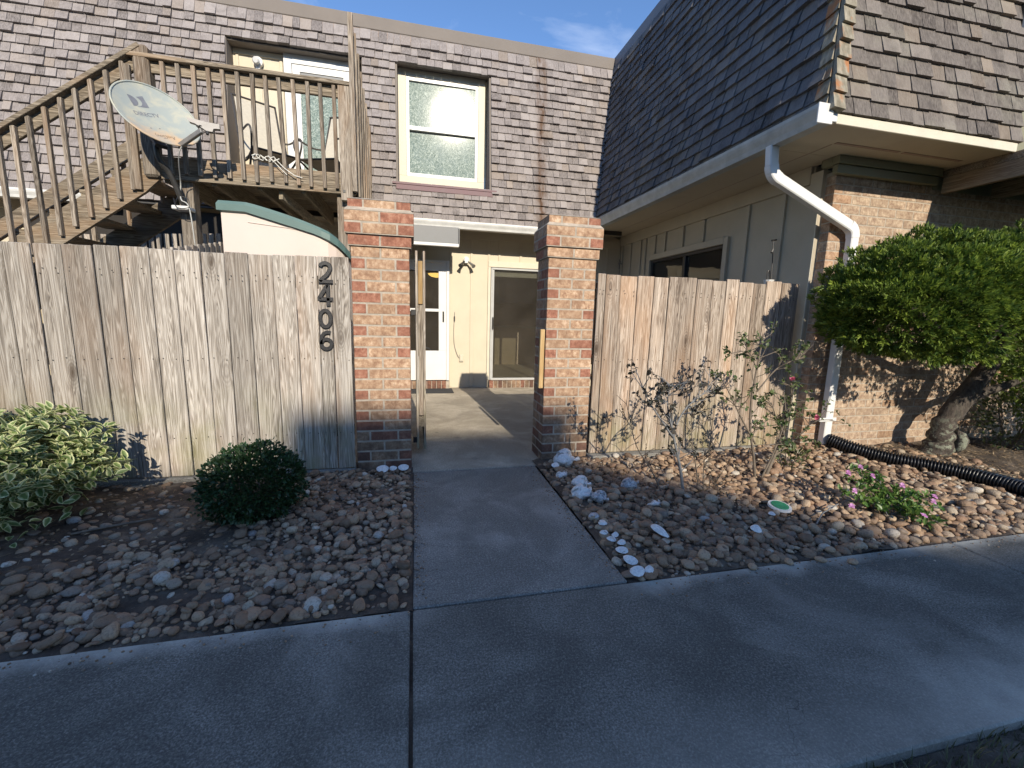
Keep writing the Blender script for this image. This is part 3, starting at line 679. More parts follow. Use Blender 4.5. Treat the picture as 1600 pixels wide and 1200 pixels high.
mb = MB()
for r in ((-8, -2.34, 2.5, 5.1), (-2.34, -.66, 4.68, 5.1), (-2.34, -.66, 2.5, 2.58), (-.66, -.215, 2.5, 5.1), (-.215, 1.155, 2.5, 3.04), (-.215, 1.155, 4.73, 5.1), (1.155, 3.3, 2.54, 5.1)): slantbox(mb, *r, yB)
mb.obj('sheathing', m_darkm, B1)
def bx(name, mat, par, *a, **k):
    m = MB(); m.box(*a, b=k.pop('b', .003)); return m.obj(name, mat, par, **k)
# opening linings
m = MB(); lining(m, -2.36, -2.335, 2.60, 4.70); lining(m, -.665, -.64, 2.60, 4.70); m.box(-2.335, -.665, 6.87, 7.05, 4.672, 4.70); m.obj('alcove_lining', m_fascia, B1)
m = MB(); lining(m, 1.13, 1.156, 3.04, 4.72); lining(m, -.216, -.19, 3.04, 4.72); m.box(-.19, 1.13, 6.875, 7.05, 4.715, 4.745); m.obj('window_lining', m_fascia, B1)
m = MB(); m.box(-.27, 1.23, 6.60, 7.05, 3.018, 3.045); m.obj('window_sill', m_plum, B1)
m = MB(); m.box(-.22, 1.17, 6.605, 6.63, 2.95, 3.016); m.obj('sill_apron', m_plum, B1)
# parapet
m = MB(); m.box(-8.2, 3.14, 6.885, 7.5, 5.085, 5.255, .008); m.obj('parapet_cap', m_fascia, B1)
m = MB(); m.box(-8.2, 3.13, 6.897, 6.97, 5.03, 5.084, .003); m.box(-8.2, 3.12, 6.888, 6.9, 5.0, 5.028, .002); m.obj('drip_trim', m_trimb, B1)
bx('roof', m_darkm, B1, -8.2, 3.3, 7.3, 12.5, 5.0, 5.15)
# ground floor and first floor walls
m = MB()
for a in ((-7.5, -.42, 7.05, 7.2, -.05, 2.56), (-.42, .565, 7.05, 7.2, 2.045, 2.56), (.565, 1.225, 7.05, 7.2, .0, 2.56), (1.225, 2.45, 7.05, 7.2, 1.985, 2.56), (2.45, 3.52, 7.05, 7.2, -.05, 2.56), (2.6, 3.75, 7.21, 7.3, 2.3, 5.0),
          (-8, -1.72, 7.05, 7.2, 2.56, 5.0), (-1.72, -.73, 7.05, 7.2, 4.68, 5.0), (-.73, -.19, 7.05, 7.2, 2.56, 5.0), (-.19, 1.13, 7.05, 7.2, 2.56, 3.1), (-.19, 1.13, 7.05, 7.2, 4.72, 5.), (1.13, 3.4, 7.05, 7.2, 2.56, 5.)): m.box(*a, b=.001, r=0)
m.obj('wall', m_cream, B1)
for x, z0, z1 in ((.575, .02, 2.5), (.905, .02, 2.5), (.935, .02, 1.52), (1.19, .02, 2.5), (1.36, 1.99, 2.5), (1.72, 1.99, 2.5), (2.08, 1.99, 2.5), (2.46, .02, 2.5), (2.86, 0.02, 2.5), (3.26, .02, 2.5), (-.46, .02, 2.5), (-.9, .02, 2.5), (-1.4, .02, 2.5), (-1.9, .02, 2.5), (-2.4, .02, 2.5), (-2.9, .02, 2.5), (-3.4, .02, 2.5), (-3.9, .02, 2.5), (-4.4, .02, 2.5), (-4.9, .02, 2.5), (-5.4, .02, 2.5), (-2.3, 2.6, 4.66), (-2.03, 2.6, 4.66), (-1.76, 2.6, 4.66)):
    bx('batten', m_cream, B1, x, x + .035, 7.036, 7.051, z0, z1)
bx('frieze_board', m_cream, B1, -7.5, 3.5, 7.030, 7.052, 2.40, 2.52)
bx('alcove_trim', m_cream, B1, -2.33, -.67, 7.030, 7.052, 4.60, 4.668)
bx('soffit', m_soffit, B1, -7.8, 3.0, 6.60, 7.05, 2.515, 2.532)
# gutter of the back house
def gutter(par, x0, x1, yf, yb, z0, z1, mat, axis='x'):
    h = z1 - z0; w = yb - yf
    poly = [(yb, z0), (yf + w * .28, z0), (yf + w * .2, z0 + h * .3), (yf + w * .05, z0 + h * .62), (yf, z0 + h * .8), (yf, z1), (yf + .006, z1), (yf + .008, z0 + h * .8), (yf + w * .28, z0 + .01), (yb - .004, z0 + .01), (yb - .004, z1), (yb, z1)]
    m = MB()
    if axis == 'x': m.prism(poly, x0, x1, axis='x')
    else: m.prism(poly, x0, x1, axis='y')
    return fixn(m.obj('gutter', mat, par))
gutter(B1, -7.8, -3.6, 6.47, 6.595, 2.447, 2.548, m_gutter); gutter(B1, -.60, 2.72, 6.47, 6.595, 2.447, 2.548, m_gutter)
for x in (-.02, .62, 1.28): bx('gutter_strap', m_gutter, B1, x, x + .02, 6.468, 6.59, 2.545, 2.551)
# storm door
dr = MB(); dr.box(-.36, .515, 6.985, 7.03, .14, .62); dr.box(.395, .515, 6.985, 7.03, .62, 2.0); dr.box(-.36, -.24, 6.985, 7.03, .62, 2.0); dr.box(-.24, .395, 6.985, 7.03, 1.88, 2.0); dr.box(-.24, .395, 6.983, 7.03, 1.245, 1.29)
o = dr.obj('storm_door', m_white, B1)
bx('pane', m_glass, o, -.24, .395, 7.004, 7.010, .62, 1.245); bx('pane', m_glass, o, -.24, .395, 7.004, 7.010, 1.29, 1.88)
m = MB(); m.tube([(.468, 6.985, 1.10), (.468, 6.952, 1.12), (.468, 6.95, 1.2), (.468, 6.985, 1.23)], .008, 8); m.box(.455, .481, 6.979, 6.986, 1.08, 1.25); m.obj('handle', m_darkm, o)
m = MB(); m.box(.517, .562, 6.97, 7.06, .135, 2.04); m.box(-.42, -.362, 6.97, 7.06, .135, 2.04); m.box(-.36, .515, 6.97, 7.06, 2.003, 2.04); m.obj('door_frame', m_white, B1)
random.seed(5)
for x0, x1 in ((-.42, .565), (1.225, 2.45)):
    mo = MB(); mo.box(x0, x1, 6.955, 7.2, -.02, .122, .001); mo.obj('threshold_mortar', m_mor, B1); x = x0 + .002
    while x < x1 - .05:
        bx('brick', random.choice((m_bt, m_br, m_br)), B1, x, x + .068, 6.948, 7.04, .004, .128, b=.004); x += .078
# sliding glass door
fr = MB(); fr.box(1.238, 1.262, 6.99, 7.06, .135, 1.975); fr.box(1.262, 2.43, 6.99, 7.06, 1.945, 1.975); fr.box(1.262, 2.43, 6.985, 7.08, .13, .165); fr.box(1.262, 1.292, 7.0, 7.04, .165, 1.945); fr.box(2.03, 2.075, 7.0, 7.04, .165, 1.945); fr.box(2.4, 2.43, 6.99, 7.06, .165, 1.945)
o = fr.obj('sliding_door', m_lgrey, B1); bx('pane', m_glass, o, 1.292, 2.03, 7.015, 7.021, .165, 1.945); bx('pane', m_glass, o, 2.075, 2.4, 7.035, 7.041, .165, 1.945)
m = MB(); m.box(1.268, 1.286, 6.975, 7.0, .98, 1.18); m.tube([(1.277, 6.975, 1.0), (1.277, 6.955, 1.02), (1.277, 6.955, 1.14), (1.277, 6.975, 1.16)], .006, 6); m.obj('handle', m_darkm, o)
bx('head_trim', m_trim, B1, 1.20, 2.46, 7.025, 7.052, 1.988, 2.08); bx('jamb_trim', m_trim, B1, 1.192, 1.236, 7.022, 7.052, .13, 1.985)
bx('door_shade', m_white, B1, 1.30, 2.40, 7.06, 7.10, 1.84, 1.935)
# rooms behind the glass
m = MB(); m.box(-1.6, 3.4, 7.21, 10.6, .08, .135, .001, r=.3); m.obj('room_floor', m_intf, B1)
m = MB(); m.box(-1.6, 3.4, 10.6, 10.7, .13, 2.55, .001, r=.2); m.box(-1.7, -1.6, 7.2, 10.7, .13, 2.55, .001, r=.2); m.box(3.4, 3.5, 7.2, 10.7, .13, 2.55, .001, r=.2); m.box(-1.7, 3.5, 7.2, 10.7, 2.45, 2.55, .001, r=.2); m.box(.78, .86, 7.21, 9.2, .135, 2.45, .001, r=.6)
m.obj('room_wall', m_int, B1)
m = MB(); m.box(1.75, 3.35, 9.3, 9.9, .135, .95, .002); m.obj('counter', m_int, B1); bx('counter_top', m_lgrey, B1, 1.70, 3.38, 9.25, 9.93, .95, .99); bx('cupboard', m_int, B1, 2.0, 3.38, 10.2, 10.6, 1.5, 2.3)
# upstairs window
wf = MB(); wf.box(-.185, 1.095, 6.985, 7.06, 4.615, 4.712); wf.box(-.185, 1.095, 6.985, 7.06, 3.13, 3.25); wf.box(-.185, -.075, 6.985, 7.06, 3.25, 4.615); wf.box(.995, 1.095, 6.985, 7.06, 3.25, 4.615)
wo = wf.obj('window', m_trim, B1)
sf = MB(); sf.box(-.073, .993, 6.995, 7.05, 4.565, 4.613); sf.box(-.073, .993, 6.995, 7.05, 3.252, 3.30); sf.box(-.073, -.03, 6.995, 7.05, 3.30, 4.565); sf.box(.95, .993, 6.995, 7.05, 3.30, 4.565); sf.box(-.03, .95, 6.982, 7.05, 3.895, 3.95)
sf.obj('sash', m_white, wo)
def pane(name, mat, par, x0, x1, y, z0, z1, ty=0., tx=0.):
    V = [(x0, y, z0), (x1, y + tx * (x1 - x0), z0), (x1, y + tx * (x1 - x0) + ty * (z1 - z0), z1), (x0, y + ty * (z1 - z0), z1)]; V += [(a, b + .006, c) for a, b, c in V]
    m = MB(); m.add(V, orient(V, [(0, 1, 2, 3), (4, 5, 6, 7), (0, 1, 5, 4), (1, 2, 6, 5), (2, 3, 7, 6), (3, 0, 4, 7)])); return m.obj(name, mat, par)
pane('pane', m_lace, wo, -.03, .95, 7.005, 3.95, 4.565, .034, -.010); pane('pane', m_lace, wo, -.03, .95, 7.015, 3.30, 3.895, .030, -.010)
# upstairs door in the alcove
d = MB(); d.box(-1.70, -1.60, 6.99, 7.06, 2.64, 4.68); d.box(-.83, -.74, 6.99, 7.06, 2.64, 4.68); d.box(-1.60, -.83, 6.99, 7.06, 4.56, 4.68); o = d.obj('door_frame', m_white, B1)
d = MB(); d.box(-1.595, -1.50, 7.0, 7.04, 2.66, 4.555); d.box(-.93, -.835, 7.0, 7.04, 2.66, 4.555); d.box(-1.50, -.93, 7.0, 7.04, 2.66, 3.2); d.box(-1.50, -.93, 7.0, 7.04, 4.47, 4.555); o = d.obj('door', m_white, B1)
bx('pane', m_lace, o, -1.50, -.93, 7.012, 7.02, 3.2, 4.33); bx('pane', m_grey, o, -1.50, -.93, 7.012, 7.02, 4.33, 4.47)
bx('alcove_floor', m_decky, B1, -2.33, -.67, 6.60, 7.05, 2.575, 2.62)

# near house on the right
random.seed(77)
B2 = thing('townhouse', 'townhouse on the right with dark shingled flank, white gutter and buff brick corner', 'house', (3.53, 3.15, 0))
ZR = 2.665; xR = lambda z: 2.85 + SL * (z - ZR); yF = lambda z: 2.67 + SL * (z - ZR)
n1 = 21
PS = shingles((2.85, 0, ZR), (0, -1, 0), (SL, 0, 1), (-1, 0, SL), n1, .1165, lambda h: (-(6.62 + SL * (ZR - ZB) + SL * h), -(2.70 + SL * h)), [], (.10, .17), .0015, 1.6)
PF = shingles((0, 2.67, ZR), (1, 0, 0), (0, SL, 1), (0, -1, SL), n1, .1165, lambda h: (2.88 + SL * h, 4.72), [], (.09, .17), .003, 1.3)
pieces('shingle', 'shingles', SHT, PS, m_shR, B2, 230); pieces('shingle', 'shingles', SHT, PF, m_shF, B2, 70)
m = MB(); slantbox(m, 2.70, 7.3, 2.63, 5.12, xR, .05, 'y'); fx = [(x, yF(z) + d, z) for z, x0 in ((2.63, 2.87), (5.10, 3.19)) for d in (0, .05) for x in (x0, 4.70)]; m.add(fx, orient(fx, [(0, 1, 3, 2), (4, 5, 7, 6), (0, 1, 5, 4), (2, 3, 7, 6), (0, 2, 6, 4), (1, 3, 7, 5)]))
m.box(4.66, 4.70, 2.75, 7.3, 2.63, 5.1, .001); m.obj('sheathing', m_darkm, B2)
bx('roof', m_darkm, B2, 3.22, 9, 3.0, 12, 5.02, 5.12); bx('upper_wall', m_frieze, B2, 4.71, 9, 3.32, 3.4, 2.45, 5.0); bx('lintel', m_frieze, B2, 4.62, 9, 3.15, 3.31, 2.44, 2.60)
for k in range(n1):     # ridge caps
    h = k * .1165; z = ZR + h; x = 2.85 + SL * h; y = 2.67 + SL * h
    for side in (0, 1):
        w = random.uniform(.088, .102)
        if side == 0: u, v, n, c = Vector((1, 0, 0)), Vector((SL, SL, 1)), Vector((0, -1, SL)), Vector((x - .042 + w / 2, y - .036, z - .004))
        else: u, v, n, c = Vector((0, -1, 0)), Vector((SL, SL, 1)), Vector((-1, 0, SL)), Vector((x - .020, y - .022 + w / 2, z - .008))
        v.normalize(); n = n.normalized(); u = v.cross(n).normalized(); B = Matrix((u, v, n)).transposed().to_4x4()
        mm = MB(); V, F = SHT[k % 4]; mm.add(V, F, random.random(), Matrix.Translation(c) @ B @ Matrix.Diagonal((w, .95, 1.5, 1))); mm.obj('ridge_shingle', m_cap, B2)
m = MB(); m.box(3.135, 3.6, 2.9, 7.2, 5.10, 5.27, .006); m.obj('parapet_cap', m_fasd, B2)
m = MB(); m.box(3.130, 3.2, 2.9, 6.9, 5.06, 5.099, .003); m.obj('drip_trim', m_fasd, B2)
gutter(B2, 2.64, 6.59, 2.725, 2.845, 2.578, 2.70, m_gutd, 'y')
bx('gutter_cap', m_gutter, B2, 2.722, 2.85, 2.630, 2.642, 2.575, 2.705)
bx('gutter_cap', m_gutter, B2, 2.80, 2.90, 2.640, 2.668, 2.60, 2.70)
m = MB(); m.box(2.851, 4.70, 2.672, 3.15, 2.600, 2.628, .002); m.box(2.851, 3.54, 3.152, 7.05, 2.600, 2.628, .002); m.obj('soffit', m_soffit, B2)
bx('fascia_board', m_trim, B2, 2.905, 4.69, 2.650, 2.670, 2.595, 2.66)
for x in (3.22, 3.9): bx('soffit_vent', m_trimb, B2, x, x + .64, 2.905, 2.935, 2.5965, 2.601)
for x in (2.852,): bx('soffit_joint', m_trimb, B2, 3.215, 3.221, 2.95, 7.0, 2.598, 2.601)
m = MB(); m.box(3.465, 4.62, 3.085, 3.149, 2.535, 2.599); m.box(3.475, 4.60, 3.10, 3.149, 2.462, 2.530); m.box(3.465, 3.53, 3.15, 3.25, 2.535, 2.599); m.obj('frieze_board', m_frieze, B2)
# siding of the flank
m = MB(); m.box(3.53, 3.66, 3.36, 4.40, .02, 2.6, .001, r=0); m.box(3.53, 3.66, 4.40, 6.05, .02, 1.2, .001, r=0); m.box(3.53, 3.66, 4.40, 6.05, 2.10, 2.6, .001, r=0); m.box(3.53, 3.66, 6.05, 7.2, .02, 2.6, .001, r=0); m.obj('wall', m_olive, B2)
for y in (3.63, 4.09, 6.34, 6.66, 6.95, 6.19): bx('batten', m_olive, B2, 3.505, 3.531, y, y + .04, .1, 2.44)
for y in (4.82, 5.24, 5.66, 5.92): bx('batten', m_olive, B2, 3.505, 3.531, y, y + .035, 2.18, 2.44)
bx('frieze_board', m_olive, B2, 3.500, 3.531, 3.38, 7.05, 2.445, 2.599)
bx('corner_board', m_olive, B2, 3.500, 3.60, 3.252, 3.376, .10, 2.535)
bx('sunlit_edge', m_trim, B2, 3.4925, 3.5, 3.2535, 3.262, .12, 2.3)  # pale strip standing in for the sunlit edge of the corner board
# window of the flank
w = MB(); w.box(3.49, 3.56, 4.36, 4.43, 1.16, 2.16); w.box(3.49, 3.56, 6.02, 6.09, 1.16, 2.16); w.box(3.488, 3.56, 4.43, 6.02, 2.09, 2.17); w.box(3.488, 3.56, 4.43, 6.02, 1.14, 1.2); wo = w.obj('window', m_olive, B2)
w = MB(); w.box(3.52, 3.58, 4.43, 4.47, 1.2, 2.09); w.box(3.52, 3.58, 5.98, 6.02, 1.2, 2.09); w.box(3.52, 3.58, 4.47, 5.98, 2.05, 2.09); w.box(3.52, 3.58, 4.47, 5.98, 1.2, 1.24); w.box(3.515, 3.57, 5.16, 5.22, 1.24, 2.05); w.obj('sash', m_black, wo)
bx('pane', m_glass, wo, 3.55, 3.555, 4.47, 5.16, 1.24, 2.05); bx('pane', m_glass, wo, 3.55, 3.555, 5.22, 5.98, 1.24, 2.05)
bx('blind', m_white, wo, 3.60, 3.64, 4.47, 5.16, 1.93, 2.03); bx('blind', m_white, wo, 3.60, 3.64, 5.22, 5.98, 1.93, 2.03)
m = MB(); m.box(3.70, 3.72, 4.40, 6.05, 1.2, 1.80 , .001); m.box(5.3, 5.4, 4.1, 6.4, .3, 2.5, .001); m.box(3.66, 5.3, 4.0, 4.1, .3, 2.5, .001); m.box(3.66, 5.3, 6.3, 6.4, .3, 2.5, .001); m.box(3.66, 5.3, 4.1, 6.3, 2.42, 2.5, .001); m.obj('room_wall', m_int, B2)
for k in range(14): bx('valance', m_trim, wo, 3.672, 3.69, 4.45 + k * .112, 4.45 + k * .112 + .11, 1.60, 1.80 + .012 * math.sin(k * 2.2), b=.004)
# brickwork
TB = []; BB = {}
def tb(sx, sy, sz):
    k = (round(sx, 3), round(sy, 3), round(sz, 3))
    if k not in BB: BB[k] = len(TB); TB.append(bev(sx - J, sy - J, sz - J, .003))
    return BB[k]
P = []; P2 = []
for i in range(31):
    z = .02 + i * CO + CO / 2; x = 3.53 + (0 if i % 2 else -.0); first = True
    while x < 7.1:
        w = .205 if not (first and i % 2) else .1025
        mm = Matrix.Translation((x + w / 2, 3.20, z)) @ rot3(random.gauss(0, .003), 0, random.gauss(0, .003)); dpt = .1
        tgt = P2 if (first and random.random() < .6) or random.random() < .10 else P
        tgt.append((tb(w, dpt, CO), mm, random.random())); first = False; x += w
hb = lambda c, q: q[1] > 715
pieces('brick', 'bricks', TB, P, m_bw, B2, 250, hide=hb); pieces('brick', 'bricks', TB, P2, m_bt, B2, 50, hide=hb)
m = MB(); m.box(3.538, 7.2, 3.158, 3.6, -.1, 2.5, .001, r=0); m.box(7.0, 7.2, 3.2, 7, -.1, 2.6, .001, r=0); m.obj('mortar', m_mor, B2)

# downspout
t = thing('downspout', 'white downspout bending from the right gutter down the brick corner into the black pipe', 'downspout', (3.8, 3.1, 0))
def rect_pipe(P, w, h, name, mat, par, up=(0, 1, 0)):
    m = MB(); P = [Vector(p) for p in P]; k = len(P); n0 = 0
    for i, p in enumerate(P):
        d = (P[min(i + 1, k - 1)] - P[max(i - 1, 0)]).normalized(); x = Vector(up).cross(d)
        x.normalize(); y = d.cross(x)
        for a, b in ((-1, -.8), (-.8, -1), (.8, -1), (1, -.8), (1, .8), (.8, 1), (-.8, 1), (-1, .8)): m.V.append(tuple(p + x * a * w / 2 + y * b * h / 2)); m.R.append(0)
    for i in range(k - 1):
        for j in range(8): a = i * 8 + j; b = i * 8 + (j + 1) % 8; m.F.append((a, b, b + 8, a + 8))
    m.F.append(tuple(range(8))); m.F.append(tuple(range((k - 1) * 8, k * 8)))
    return fixn(m.obj(name, mat, par))
def elbow(a, b, c, n=6, r=.07):
    a, b, c = Vector(a), Vector(b), Vector(c); p = b + (a - b).normalized() * r; q = b + (c - b).normalized() * r; o = []
    for i in range(n + 1):
        s = i / n; o.append((p * (1 - s) ** 2) + b * 2 * s * (1 - s) + q * s * s)
    return o
p0, p1, p2, p3 = (2.79, 3.08, 2.585), (2.80, 3.07, 2.37), (3.72, 3.09, 2.02), (3.735, 3.095, .10)
rect_pipe([p0] + elbow(p0, p1, p2)[:1], .082, .062, 'outlet', m_white, t)
rect_pipe(elbow(p0, p1, p2), .088, .068, 'elbow', m_white, t); rect_pipe([elbow(p0, p1, p2)[-1], elbow(p1, p2, p3)[0]], .082, .062, 'sloping_pipe', m_white, t)
rect_pipe(elbow(p1, p2, p3), .088, .068, 'elbow', m_white, t); rect_pipe([elbow(p1, p2, p3)[-1], p3], .082, .062, 'upright_pipe', m_white, t)
m = MB(); m.box(3.61, 3.80, 3.055, 3.066, .32, .355); m.obj('strap', m_white, t)
# corrugated drain pipe
def catmull(P, n):
    P = [Vector(p) for p in P]; P = [P[0] * 2 - P[1]] + P + [P[-1] * 2 - P[-2]]; o = []
    for i in range(1, len(P) - 2):
        for k in range(n):
            s = k / n; a, b, c, d = P[i - 1:i + 3]
            o.append(.5 * ((2 * b) + (c - a) * s + (2 * a - 5 * b + 4 * c - d) * s * s + (3 * b - a - 3 * c + d) * s ** 3))
    o.append(P[-2]); return o
C = catmull([(3.735, 3.05, .15), (3.82, 2.88, .115), (3.97, 2.67, .085), (4.12, 2.48, .078), (4.22, 2.26, .075), (4.25, 1.94, .075), (4.2, 1.6, .075)], 90)
L_ = [0]
for a, b in zip(C, C[1:]): L_.append(L_[-1] + (b - a).length)
m = MB(); m.tube(C, [.052 + .0085 * (1 if math.sin(2 * math.pi * l / .021) > .1 else (math.sin(2 * math.pi * l / .021) - .1) * .9) for l in L_], 20)
o = m.obj('drain_pipe', m_pipe, None, smooth=True, off=(0, 0, 0)); o['label'] = 'black corrugated drain pipe lying across the river rock from the downspout'; o['category'] = 'drain pipe'

# upper walkway beyond the right house corner
t = thing('walkway', 'dark upper walkway roofing the passage at the right edge, beside the brick corner', 'walkway', (4.7, 1.8, 2.42))
m = MB(); m.box(4.68, 8, 1.78, 3.14, 2.54, 2.60); m.obj('deck', m_deckx, t)
for x in (4.68, 5.3, 5.9, 6.5, 7.1): bx('joist', m_decky, t, x, x + .04, 1.80, 3.12, 2.40, 2.538)
bx('edge_beam', m_deckx, t, 4.66, 8, 1.74, 1.778, 2.38, 2.60)
for x in (4.72, 7.6): bx('post', m_deckv, t, x, x + .09, 3.04, 3.13, 2.602, 4.9)

# ------------------------------------------------------------------ balcony and staircase
random.seed(12)
YB = 4.90; DT = 2.60; RT = 3.44
t = thing('balcony', 'weathered timber balcony with baluster rail in front of the upstairs door', 'balcony', (-1.5, 4.9, 0))
def part(name, mat, par, *a, b=.003, rot=None):
    m = MB(); m.box(*a, b=b, rot=rot); return m.obj(name, mat, par)
def beam(name, mat, par, a, b, w, h, up=(0, 0, 1)):
    m = MB(); m.beam(a, b, w, h, up=up); return m.obj(name, mat, par)
part('rim_joist', m_deckx, t, -2.34, -.62, YB, YB + .038, 2.40, 2.60); part('top_rail', m_deckx, t, -2.46, -.55, YB - .055, YB + .085, RT - .035, RT)
part('rail_board', m_new if False else m_deckx, t, -2.33, -.68, YB + .0, YB + .036, RT - .135, RT - .038)
k = 0; x = -2.20
while x < -.74:
    a = random.gauss(0, .008); m = MB(); m.beam((x + a * .5, YB - .021, 2.44 + random.uniform(-.01, .01)), (x - a * .5, YB - .021, RT - .042), .034, .034, up=(0, 1, 0)); m.obj('baluster', m_deckv, t); x += .1215
part('corner_post', m_deckv, t, -2.425, -2.30, YB - .05, YB + .075, 2.40, RT + .075, b=.02); part('end_post', m_deckv, t, -.705, -.595, YB - .042, YB + .05, 2.33, RT - .037)
part('support_post', m_deckv, t, -2.19, -2.065, YB + .04, YB + .165, 0, 2.40); part('support_post', m_deckv, t, -.76, -.65, YB + .052, YB + .15, 0, 2.40)
for i in range(14): part('deck_board', m_deckx, t, -2.33, -.63, YB + .045 + i * .121, YB + .045 + i * .121 + .114, DT - .036, DT)
for x in (-2.30, -1.90, -1.50, -1.10, -.68): part('joist', m_decky, t, x, x + .04, YB + .04, 6.58, 2.38, 2.56)
beam('brace', m_decky, t, (-1.30, 4.98, 2.36), (-1.05, 6.3, 2.2), .04, .09); beam('brace', m_deckx, t, (-2.12, 6.3, 1.95), (-1.62, 6.3, 2.39), .04, .09)
m = MB(); m.box(-.685, -.66, YB - .046, YB - .038, 2.40, 2.43); m.obj('bolt', m_darkm, t)
# privacy screen at the end of the balcony
t = thing('privacy_screen', 'tall louvred timber screen closing the right end of the balcony', 'screen', (-.58, 4.9, 2.4))
part('screen_post', m_deckv, t, -.592, -.545, YB - .06, YB - .012, 2.42, 4.05); part('screen_post', m_deckv, t, -.60, -.545, 6.56, 6.62, 2.6, 3.72)
for i in range(13):
    y = 4.93 + i * .126; zt = 4.02 - .21 * (y - 4.93)
    m = MB(); m.box(-.012, .012, -.062, .062, 2.42, zt, .002); 
    o = m.obj('board', m_deckv, t, off=(0, 0, 2.4)); o.location = (.005 + (.012 if i % 2 else -.012), y + .06 - 4.9, 0); o.rotation_euler = (0, 0, .22)
beam('rail', m_decky, t, (-.575, 4.93, 2.75), (-.575, 6.56, 2.75), .035, .085); beam('rail', m_decky, t, (-.575, 4.93, 3.65), (-.575, 6.56, 3.50), .035, .085)
# stairs down to the left
t = thing('staircase', 'open timber staircase running down to the left from the balcony', 'staircase', (-2.4, 4.9, 0))
sl = .735
def sline(x, z0): return z0 + (x + 2.40) * sl
xe = -5.5
for yy in (YB + .0, 5.72):
    m = MB(); z = 2.335; poly = [(-2.30, z + .075 - .0), (-2.30, sline(-2.30, 2.60)), (xe, sline(xe, 2.60)), (xe, sline(xe, 2.30)), (-2.44, sline(-2.44, 2.30))]
    m.prism(poly, yy, yy + .038); fixn(m.obj('stringer', m_deckx, t))
n = 0; x = -2.60
while x > xe:
    z = sline(x, 2.56); part('tread', m_deckx, t, x - .13, x + .145, YB - .02 if False else YB + .04, 5.72, z, z + .036); part('cleat', m_decky, t, x - .12, x + .13, YB + .038, YB + .07, z - .05, z - .002); x -= .262
beam('hand_rail', m_deckx, t, (-2.36, YB + .012, sline(-2.36, 3.475)), (xe, YB + .012, sline(xe, 3.475)), .14, .036)
beam('rail_board', m_deckx, t, (-2.42, YB + .018, sline(-2.42, 3.40)), (xe, YB + .018, sline(xe, 3.40)), .036, .10)
x = -2.52
while x > -4.3:
    m = MB(); a = random.gauss(0, .006); m.beam((x + a, YB - .021, sline(x, 2.36)), (x - a, YB - .021, sline(x, 3.445)), .034, .034, up=(0, 1, 0)); m.obj('baluster', m_deckv, t); x -= .1225
part('newel_post', m_deckv, t, -2.52, -2.455, YB - .035, YB - .002, 2.28, 3.34)
beam('hand_rail', m_deckx, t, (-2.42, 5.70, sline(-2.42, 3.26)), (xe, 5.70, sline(xe, 3.26)), .036, .15)
x = -2.70
while x > -4.8:
    m = MB(); m.beam((x, 5.735, sline(x, 2.56)), (x, 5.735, sline(x, 3.2)), .036, .036, up=(0, 1, 0)); m.obj('baluster', m_deckv, t); x -= .34

# near-black sheet standing in for the deep shade under the stairs
bx('under_stair_shade', flat('under stair shade', (.022, .018, .015), .8, .2, 6), t, -4.6, -2.32, 6.70, 6.73, 0, 2.46)
# divider fence inside the court, under the stairs
t = thing('picket_fence', 'pale picket fence seen through the dark under the stairs', 'fence', (-3.3, 6.2, 0))
for i in range(22): part('picket', m_fence, t, -4.2 + i * .085, -4.2 + i * .085 + .058, 6.5, 6.518, .05, 2.05 + .006 * i)
part('rail', m_deckx, t, -4.2, -2.3, 6.52, 6.555, 1.6, 1.68)
t = thing('picket_fence', 'low picket fence running back between the dish post and the beige shed', 'fence', (-1.62, 4, 0))
for i in range(16): part('picket', m_fence, t, -1.66, -1.642, 3.45 + i * .10, 3.45 + i * .10 + .078, .05, 1.60 + .02 * i)
part('rail', m_decky, t, -1.64, -1.60, 3.45, 5.05, 1.3, 1.38)

# ------------------------------------------------------------------ rope on the rail
pts = []
for i in range(60):
    a = i / 59; pts.append((-1.50 + .22 * a + .02 * math.sin(a * 40), YB - .05 - .012 * math.cos(a * 47), 2.665 + .022 * math.sin(a * 33) - .02 * a))
m = MB(); m.tube(catmull(pts[::2], 3), .0045, 6); m.tube([(-1.30, YB - .055, 2.66), (-1.22, YB - .05, 2.58), (-1.13, YB - .05, 2.52), (-1.06, YB - .05, 2.505)], .0045, 6); m.tube([(-1.36, YB - .055, 2.68), (-1.28, YB - .05, 2.60), (-1.20, YB - .05, 2.52)], .004, 6)
m_rope = flat('white cord', (.66, .64, .58), .9, .2, 60); o = m.obj('rope', m_rope); o['label'] = 'frayed white cord knotted round the balcony balusters'; o['category'] = 'cord'

